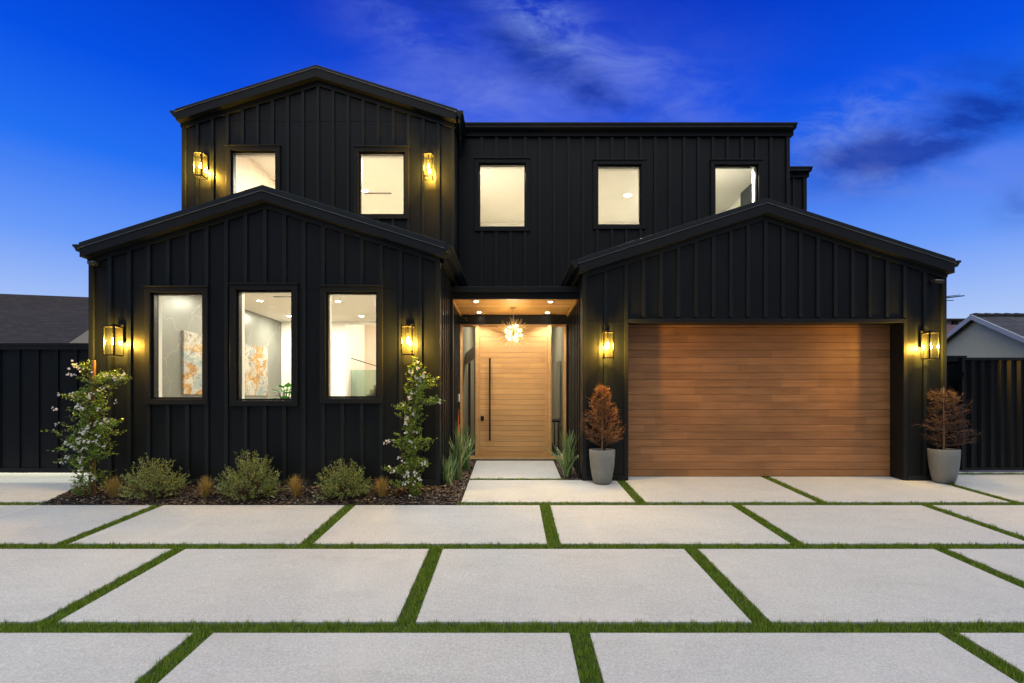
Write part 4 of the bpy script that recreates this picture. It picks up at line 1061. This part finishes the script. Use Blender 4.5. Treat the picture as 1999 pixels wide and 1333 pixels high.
jasmine(808, 7.36, 260, [(814, 712, 10, 14, 18), (815, 735, 18, 16, 30), (812, 765, 18, 18, 34), (838, 740, 20, 12, 16), (842, 778, 18, 6, 12), (806, 798, 22, 18, 32), (782, 795, 12, 8, 7), (805, 830, 20, 22, 32), (800, 862, 24, 18, 34), (828, 862, 18, 10, 14), (768, 860, 14, 6, 6),
        (800, 895, 22, 18, 32), (832, 900, 16, 8, 12), (805, 925, 16, 18, 28), (762, 912, 18, 5, 9), (785, 912, 16, 8, 10), (808, 950, 14, 14, 22), (780, 940, 16, 8, 8)],
        'slender white-flowering jasmine column beside the entrance, under the lantern', 32, None, 42)

def flax(px_, y, n, h, label, seed, bloom=False, spread=.5):
    rnd.seed(seed); x = PX(px_, y); z = bedz(x, y)
    t_ = thing('striped_flax', label, 'strappy plant', (x, y, z), 'striped strappy plants beside the entrance path')
    mb = MB()
    for i in range(n):
        a = rnd.uniform(0, 6.28); L = h*rnd.uniform(.5, 1.08); lean = abs(rnd.gauss(0, spread)); w = rnd.uniform(.019, .032)
        out = Vector((math.cos(a), math.sin(a), 0)); out.x = out.x if abs(x)>9 else out.x
        sd = Vector((-math.sin(a), math.cos(a), 0)); tw = rnd.uniform(-.9, .9); sd = (sd*math.cos(tw)+out*math.sin(tw))
        p0 = Vector((x+rnd.gauss(0,.035), y+rnd.gauss(0,.035), z)); rows = []
        for j in range(7):
            u = j/6; r_ = lean*L*.55*(u**1.7); zz = L*(u-.16*lean*u*u)
            c_ = p0+out*r_+Vector((0,0,zz)); ww = w*(1-.0*u)*(math.sin(math.pi*min(.98, .22+.78*u)))**.7
            fold = Vector((0,0,0))-out*ww*.35
            rows.append([c_-sd*ww, c_-sd*ww*.72+fold*.4, c_+fold, c_+sd*ww*.72+fold*.4, c_+sd*ww])
        b0 = len(mb.v)
        for r_ in rows: mb.v += [tuple(q) for q in r_]
        for j in range(6):
            for k_ in range(4):
                mb.f.append((b0+j*5+k_, b0+j*5+k_+1, b0+(j+1)*5+k_+1, b0+(j+1)*5+k_)); mb.m.append(1 if k_ in (0, 3) else 0)
    mb.build('leaves', [M['flax_g'], M['flax_y']], t_)
    if bloom:
        q = MB(); q.tube([(x, y, z), (x+.02, y, z+h*1.05), (x+.03, y, z+h*1.28)], [.006, .012, .004], 6); q.build('flower_spike', M['flaxbloom'], t_)
flax(872, 7.95, 22, .66, 'striped strappy plant closest to the drive at the left wall corner', 41)
flax(893, 8.7, 46, 1.0, 'tallest striped strappy plant left of the path with an orange bloom', 42, True, .34)
flax(911, 9.5, 30, .85, 'striped strappy plant left of the path, beside the front door', 43, spread=.4)
flax(1108, 8.95, 44, .90, 'striped strappy plant right of the path beside the porch wall', 44, spread=.52)

# --- potted dry conifers
def potted(px_, y, label, leafm, seed, H, dens, rx=.40, cone=True, ups=.75, barkm='bark', off=0):
    rnd.seed(seed); x = PX(px_, y); z = GZ(y)
    t_ = thing('potted_conifer', label, 'potted plant', (x, y, z))
    pr_ = [(0.0, .0), (.130, .0), (.150, .012), (.178, .12), (.205, .30), (.218, .46), (.222, .575), (.218, .583), (.205, .583), (.200, .56), (.198, .50)]
    q = MB(); q.lathe(pr_, x, y, 56, cz=z); q.build('pot', M['pot'], t_, smooth=True)
    q = MB(); q.lathe([(.0005, .53), (.1, .525), (.199, .52)], x, y, 24, cz=z); q.build('potting_soil', M['soil'], t_)
    zt = z+.53; tr_ = MB(); tr_.tube([(x, y, zt-.02), (x+.005, y, zt+H*.35), (x-.004, y, zt+H*.7), (x, y, zt+H)], [.014, .011, .007, .002], 8); tr_.build('trunk', M[barkm], t_)
    st_ = MB(); lv = []
    for i in range(dens):
        u = rnd.uniform(.06, .97)**.9; a = rnd.uniform(0, 6.28)
        prof = (1-u)**.72*min(1, .78+u*1.6)*1.08 if cone else (1-abs(u-.30)*.95)**.8*1.05
        reach = rx*prof*rnd.uniform(.5, 1.12)
        b0 = Vector((x, y, zt+H*u*.93)); out = Vector((math.cos(a), math.sin(a), 0)); tip = b0+out*reach+Vector((0,0,reach*ups*rnd.uniform(.3, 1.1)))
        mid = b0.lerp(tip, .5)-Vector((0,0,.02))
        st_.tube([b0, mid, tip], [.004, .0026, .0012], 4, cap=False)
        for s_ in range(rnd.randint(6, 10)):
            q0 = b0.lerp(tip, rnd.uniform(.3, 1.0)); dv = (out*.7+Vector((0,0,ups))+rdir()*.8).normalized(); q1 = q0+dv*rnd.uniform(.05, .12)
            st_.tube([q0, q1], [.0016, .0008], 3, cap=False)
            for j in range(8):
                p = q0.lerp(q1, rnd.random()); leafquad(lv, p, (dv*1.1+rdir()*.6).normalized(), rnd.uniform(.020, .042), rnd.uniform(.0016, .0032))
    st_.build('branches', M['twig'], t_); tri_mesh('foliage', np.array(lv), 4, M[leafm], t_)
potted(1176, 8.38, 'copper-leaved conifer in a grey pot left of the garage door', 'dryleaf', 51, 1.20, 170, .38)
potted(1843, 8.42, 'dark plum-brown sparse conifer in a grey pot right of the garage door', 'dryleaf2', 52, 1.14, 135, .43, False, .35)

# ------------------------------------------------------------------ fences, neighbours
def fence(name, x0, x1, D, zb, zt, label, sp, gate=False):
    t_ = thing(name, label, 'gate' if gate else 'fence', ((x0+x1)/2, D, zb))
    q = MB(); q.box(x0+.02, x1-.02, D, D+.03, zb+.02, zt-.001)
    n = int((x1-x0)/sp)
    for i in range(n+1):
        x = x0+.035+(x1-x0-.07)*i/n; q.box(x-.029, x+.029, D-.022, D+.001, zb+.02, zt-.06)
    q.build('board_panel', M['black'], t_)
    q = MB(); q.box(x0, x1, D-.045, D+.05, zt, zt+.045); q.box(x0, x1, D-.04, D-.0001, zt-.07, zt-.001); q.build('top_rail', M['trim'], t_)
    q = MB(); q.box(x0, x1, D-.03, D-.0002, zb+.02, zb+.10); q.build('bottom_rail', M['trim'], t_)
    return t_
DF = 8.72
fence('fence', -15.5, XLW-.02, DF, .075, PZ(675, DF), 'dark board and batten fence at the left end of the house', .345)
# right: metal gate of deep vertical ribs
DGt = 9.25
gt_ = thing('metal_gate', 'dark ribbed metal gate right of the garage behind the pot', 'gate', (9.2, DGt, .05))
zb, zt = GZ(DGt)+.03, PZ(698, DGt)
xg0, xg1 = PX(1876, DGt), PX(1999, DGt)+.02
q = MB(); 
q.box(xg0+.04, xg1-.03, DGt+.04, DGt+.05, zb+.04, zt-.05)
n = 6
for i in range(n):
    x = xg0+.06+(xg1-xg0-.10)*i/n
    q.add([(x+.10, DGt+.04, zb+.05), (x+.135, DGt-.015, zb+.05), (x+.175, DGt-.015, zb+.05), (x+.18, DGt+.04, zb+.05), (x+.10, DGt+.04, zt-.05), (x+.135, DGt-.015, zt-.05), (x+.175, DGt-.015, zt-.05), (x+.18, DGt+.04, zt-.05)],
          [(0,1,5,4), (1,2,6,5), (2,3,7,6)])
q.build('ribbed_panel', M['black'], gt_)
q = MB(); q.box(xg0, xg0+.05, DGt-.03, DGt+.05, zb, zt); q.box(xg1-.04, xg1, DGt-.03, DGt+.05, zb, zt)
q.box(xg0+.0501, xg1-.0401, DGt-.03, DGt+.05, zt-.05, zt); q.box(xg0+.0501, xg1-.0401, DGt-.03, DGt+.05, zb, zb+.05); q.build('gate_frame', M['trim'], gt_)
q = MB(); q.box(xg0-.0, xg0+.03, DGt-.06, DGt-.0301, PZ(735, DGt), PZ(727, DGt)); q.build('latch', M['metal'], gt_)
fence('fence', XGE+.03, PX(1884, DGt+.25), DGt+.25, GZ(9.4)+.02, PZ(699, DGt+.25), 'narrow dark fence panel between the garage wall and the metal gate', .3)
fence('fence', xg1+.03, 16, DGt, GZ(9.2)+.02, PZ(699, DGt), 'dark fence running on from the metal gate to the right', .3)

def uvroof(name, pts, mat, parent, sc=1.0):
    me = bpy.data.meshes.new(name); off = loc_of(parent)
    a, b, c, d = [Vector(p) for p in pts]; nrm = (b-a).cross(d-a).normalized()*-.12
    vs = [a, b, c, d, a+nrm, b+nrm, c+nrm, d+nrm]
    me.from_pydata([tuple(v-off) for v in vs], [], [(0,1,2,3), (7,6,5,4), (0,4,5,1), (1,5,6,2), (2,6,7,3), (3,7,4,0)])
    uv = me.uv_layers.new(name='UVMap'); u_ = (b-a).normalized(); v_ = (d-a)-(d-a).dot(u_)*u_; v_.normalize()
    for lp in me.loops:
        p = me.vertices[lp.vertex_index].co+off-a; uv.data[lp.index].uv = (p.dot(u_)*sc, p.dot(v_)*sc)
    me.materials.append(mat); o = bpy.data.objects.new(name, me); C.objects.link(o); o.parent = parent; return o
# left neighbour
nl = thing('neighbour_house', 'low house with brown shingle roof behind the left fence', 'house', (-18, 20, 0))
q = MB(); q.box(-30, PX(150, 17.3), 17.4, 25, 0, PZ(672, 17.0)); q.build('wall', M['ltstucco'], nl)
uvroof('roof', [(-32, 17.0, PZ(674, 17)), (PX(143, 17), 17.0, PZ(674, 17)), (PX(330, 21), 21, PZ(586, 21)), (-32, 21, PZ(556, 21))], M['shingle_l'], nl)
q = MB(); q.prism([(PX(139, 17.2), PZ(674, 17.2)), (PX(205, 17.2), PZ(674, 17.2)), (PX(205, 17.2), PZ(630, 17.2))], 17.02, 17.2); q.build('gable_wall', M['ltstucco'], nl)
q = MB(); q.box(PX(145, 17.2), PX(200, 17.2)+.3, 17.25, 22, 0, PZ(676, 17.2)); q.build('side_wing', M['ltstucco'], nl)
q = MB(); q.box(-32, PX(143, 17), 16.9, 17.0, PZ(676, 17), PZ(671.5, 17)); q.build('gutter', M['trim'], nl)
# right neighbour: gable end in depth
nr = thing('neighbour_house', 'pale green stucco gabled house with slate roof behind the right gate', 'house', (17, 14.6, 0))
c_ = 14.0; dp = 14.6; zp = PZ(617, dp); slp = .59; hw = 3.0; ze = zp-hw*slp
q = MB(); q.add([(c_, dp-hw, 0), (c_, dp+hw, 0), (c_, dp+hw, ze), (c_, dp, zp-.06), (c_, dp-hw, ze), (24, dp-hw, 0), (24, dp-hw, ze), (24, dp+hw, 0), (24, dp+hw, ze)],
               [(0,4,3,2,1), (0,5,6,4), (1,2,8,7)]); q.build('wall', M['stucco'], nr)
uvroof('roof', [(c_-.12, dp-hw-.3, ze-.3*slp+.02), (24, dp-hw-.3, ze-.3*slp+.02), (24, dp, zp+.02), (c_-.12, dp, zp+.02)], M['shingle_r'], nr)
uvroof('roof', [(24, dp+hw+.3, ze-.3*slp+.02), (c_-.12, dp+hw+.3, ze-.3*slp+.02), (c_-.12, dp, zp+.02), (24, dp, zp+.02)], M['shingle_r'], nr)
q = MB()
q.add([(c_-.15, dp-hw-.3, ze-.3*slp-.10), (c_-.15, dp, zp-.10), (c_-.15, dp+hw+.3, ze-.3*slp-.10), (c_-.15, dp+hw+.3, ze-.3*slp+.04), (c_-.15, dp, zp+.05), (c_-.15, dp-hw-.3, ze-.3*slp+.04),
       (c_-.121, dp-hw-.3, ze-.3*slp-.10), (c_-.121, dp, zp-.10), (c_-.121, dp+hw+.3, ze-.3*slp-.10), (c_-.121, dp+hw+.3, ze-.3*slp+.04), (c_-.121, dp, zp+.05), (c_-.121, dp-hw-.3, ze-.3*slp+.04)],
      [(0,5,4,1), (1,4,3,2), (5,11,10,4), (4,10,9,3), (0,1,7,6), (1,2,8,7)]); q.build('rake_board', M['whitetrim'], nr)
q = MB()
for i in range(34):
    x = c_-.1+i*.3; q.prism([(x, zp+.0), (x+.29, zp+.0), (x+.29, zp+.06), (x+.02, zp+.085), (x, zp+.07)], dp-.09, dp+.09)
q.build('ridge_tiles', plain('ridge_tile', (.05, .055, .07), .8, nscale=9, namt=.3), nr)
# houses farther off on the right
nf = thing('distant_house', 'far reddish-roofed house showing between garage and pale gable', 'house', (25, 27, 0))
q = MB(); q.box(PX(1800, 27), PX(1960, 27), 27, 33, 0, PZ(655, 27)); q.build('wall', M['ltstucco'], nf)
uvroof('roof', [(PX(1790, 26.5), 26.5, PZ(660, 26.5)), (PX(1970, 26.5), 26.5, PZ(660, 26.5)), (PX(1970, 31), 31, PZ(634, 31)), (PX(1790, 31), 31, PZ(634, 31))], M['terracotta'], nf)
nf2 = thing('distant_house', 'far flat-roofed pale building beyond the reddish roof', 'house', (38, 42, 0))
q = MB(); q.box(PX(1790, 42), PX(1960, 42), 42, 48, 0, PZ(626, 42)); q.build('wall', plain('white_render', (.7,.66,.6), .8, nscale=4, namt=.1), nf2)
q = MB(); q.box(PX(1785, 41.6), PX(1962, 41.6), 41.6, 48, PZ(626.5, 42), PZ(623, 42)); q.box(PX(1862, 41.8), PX(1871, 41.8), 41.8, 41.99, 0, PZ(626.6, 42)); q.build('roof', M['roofing'], nf2)
an = thing('tv_antenna', 'thin television antenna silhouetted right of the garage eave', 'antenna', (PX(1848, 30), 30, 0))
q = MB(); ax_ = PX(1845, 30); q.tube([(ax_, 30, 3.5), (ax_, 30, PZ(574, 30))], .03, 6); q.build('mast', M['metal'], an)
q = MB(); za = PZ(578, 30)
q.tube([(PX(1836, 30), 30, PZ(583, 30)), (PX(1883, 30), 30, PZ(577, 30))], .035, 5)
for i, p_ in enumerate((1840, 1846, 1852, 1858, 1864, 1870)):
    q.tube([(PX(p_-6, 29.2), 29.2, PZ(581.5-i*.9, 29.2)), (PX(p_+5, 30.8), 30.8, PZ(578.5-i*.6, 30.8))], .02, 4)
q.tube([(PX(1840, 30), 30, PZ(587, 30)), (PX(1862, 30), 30, PZ(586, 30))], .025, 4); q.build('elements', M['metal'], an)

# low light behind the left fence that spills under it
L = bpy.data.lights.new('side_yard_light', 'AREA'); L.energy = 62; L.color = (1, .95, .62); L.shape = 'RECTANGLE'; L.size = 6; L.size_y = .05
lo = bpy.data.objects.new('side_yard_light', L); C.objects.link(lo); lo.location = (-9.8, DF+.9, .42); lo.rotation_euler = (R(-65), 0, 0)
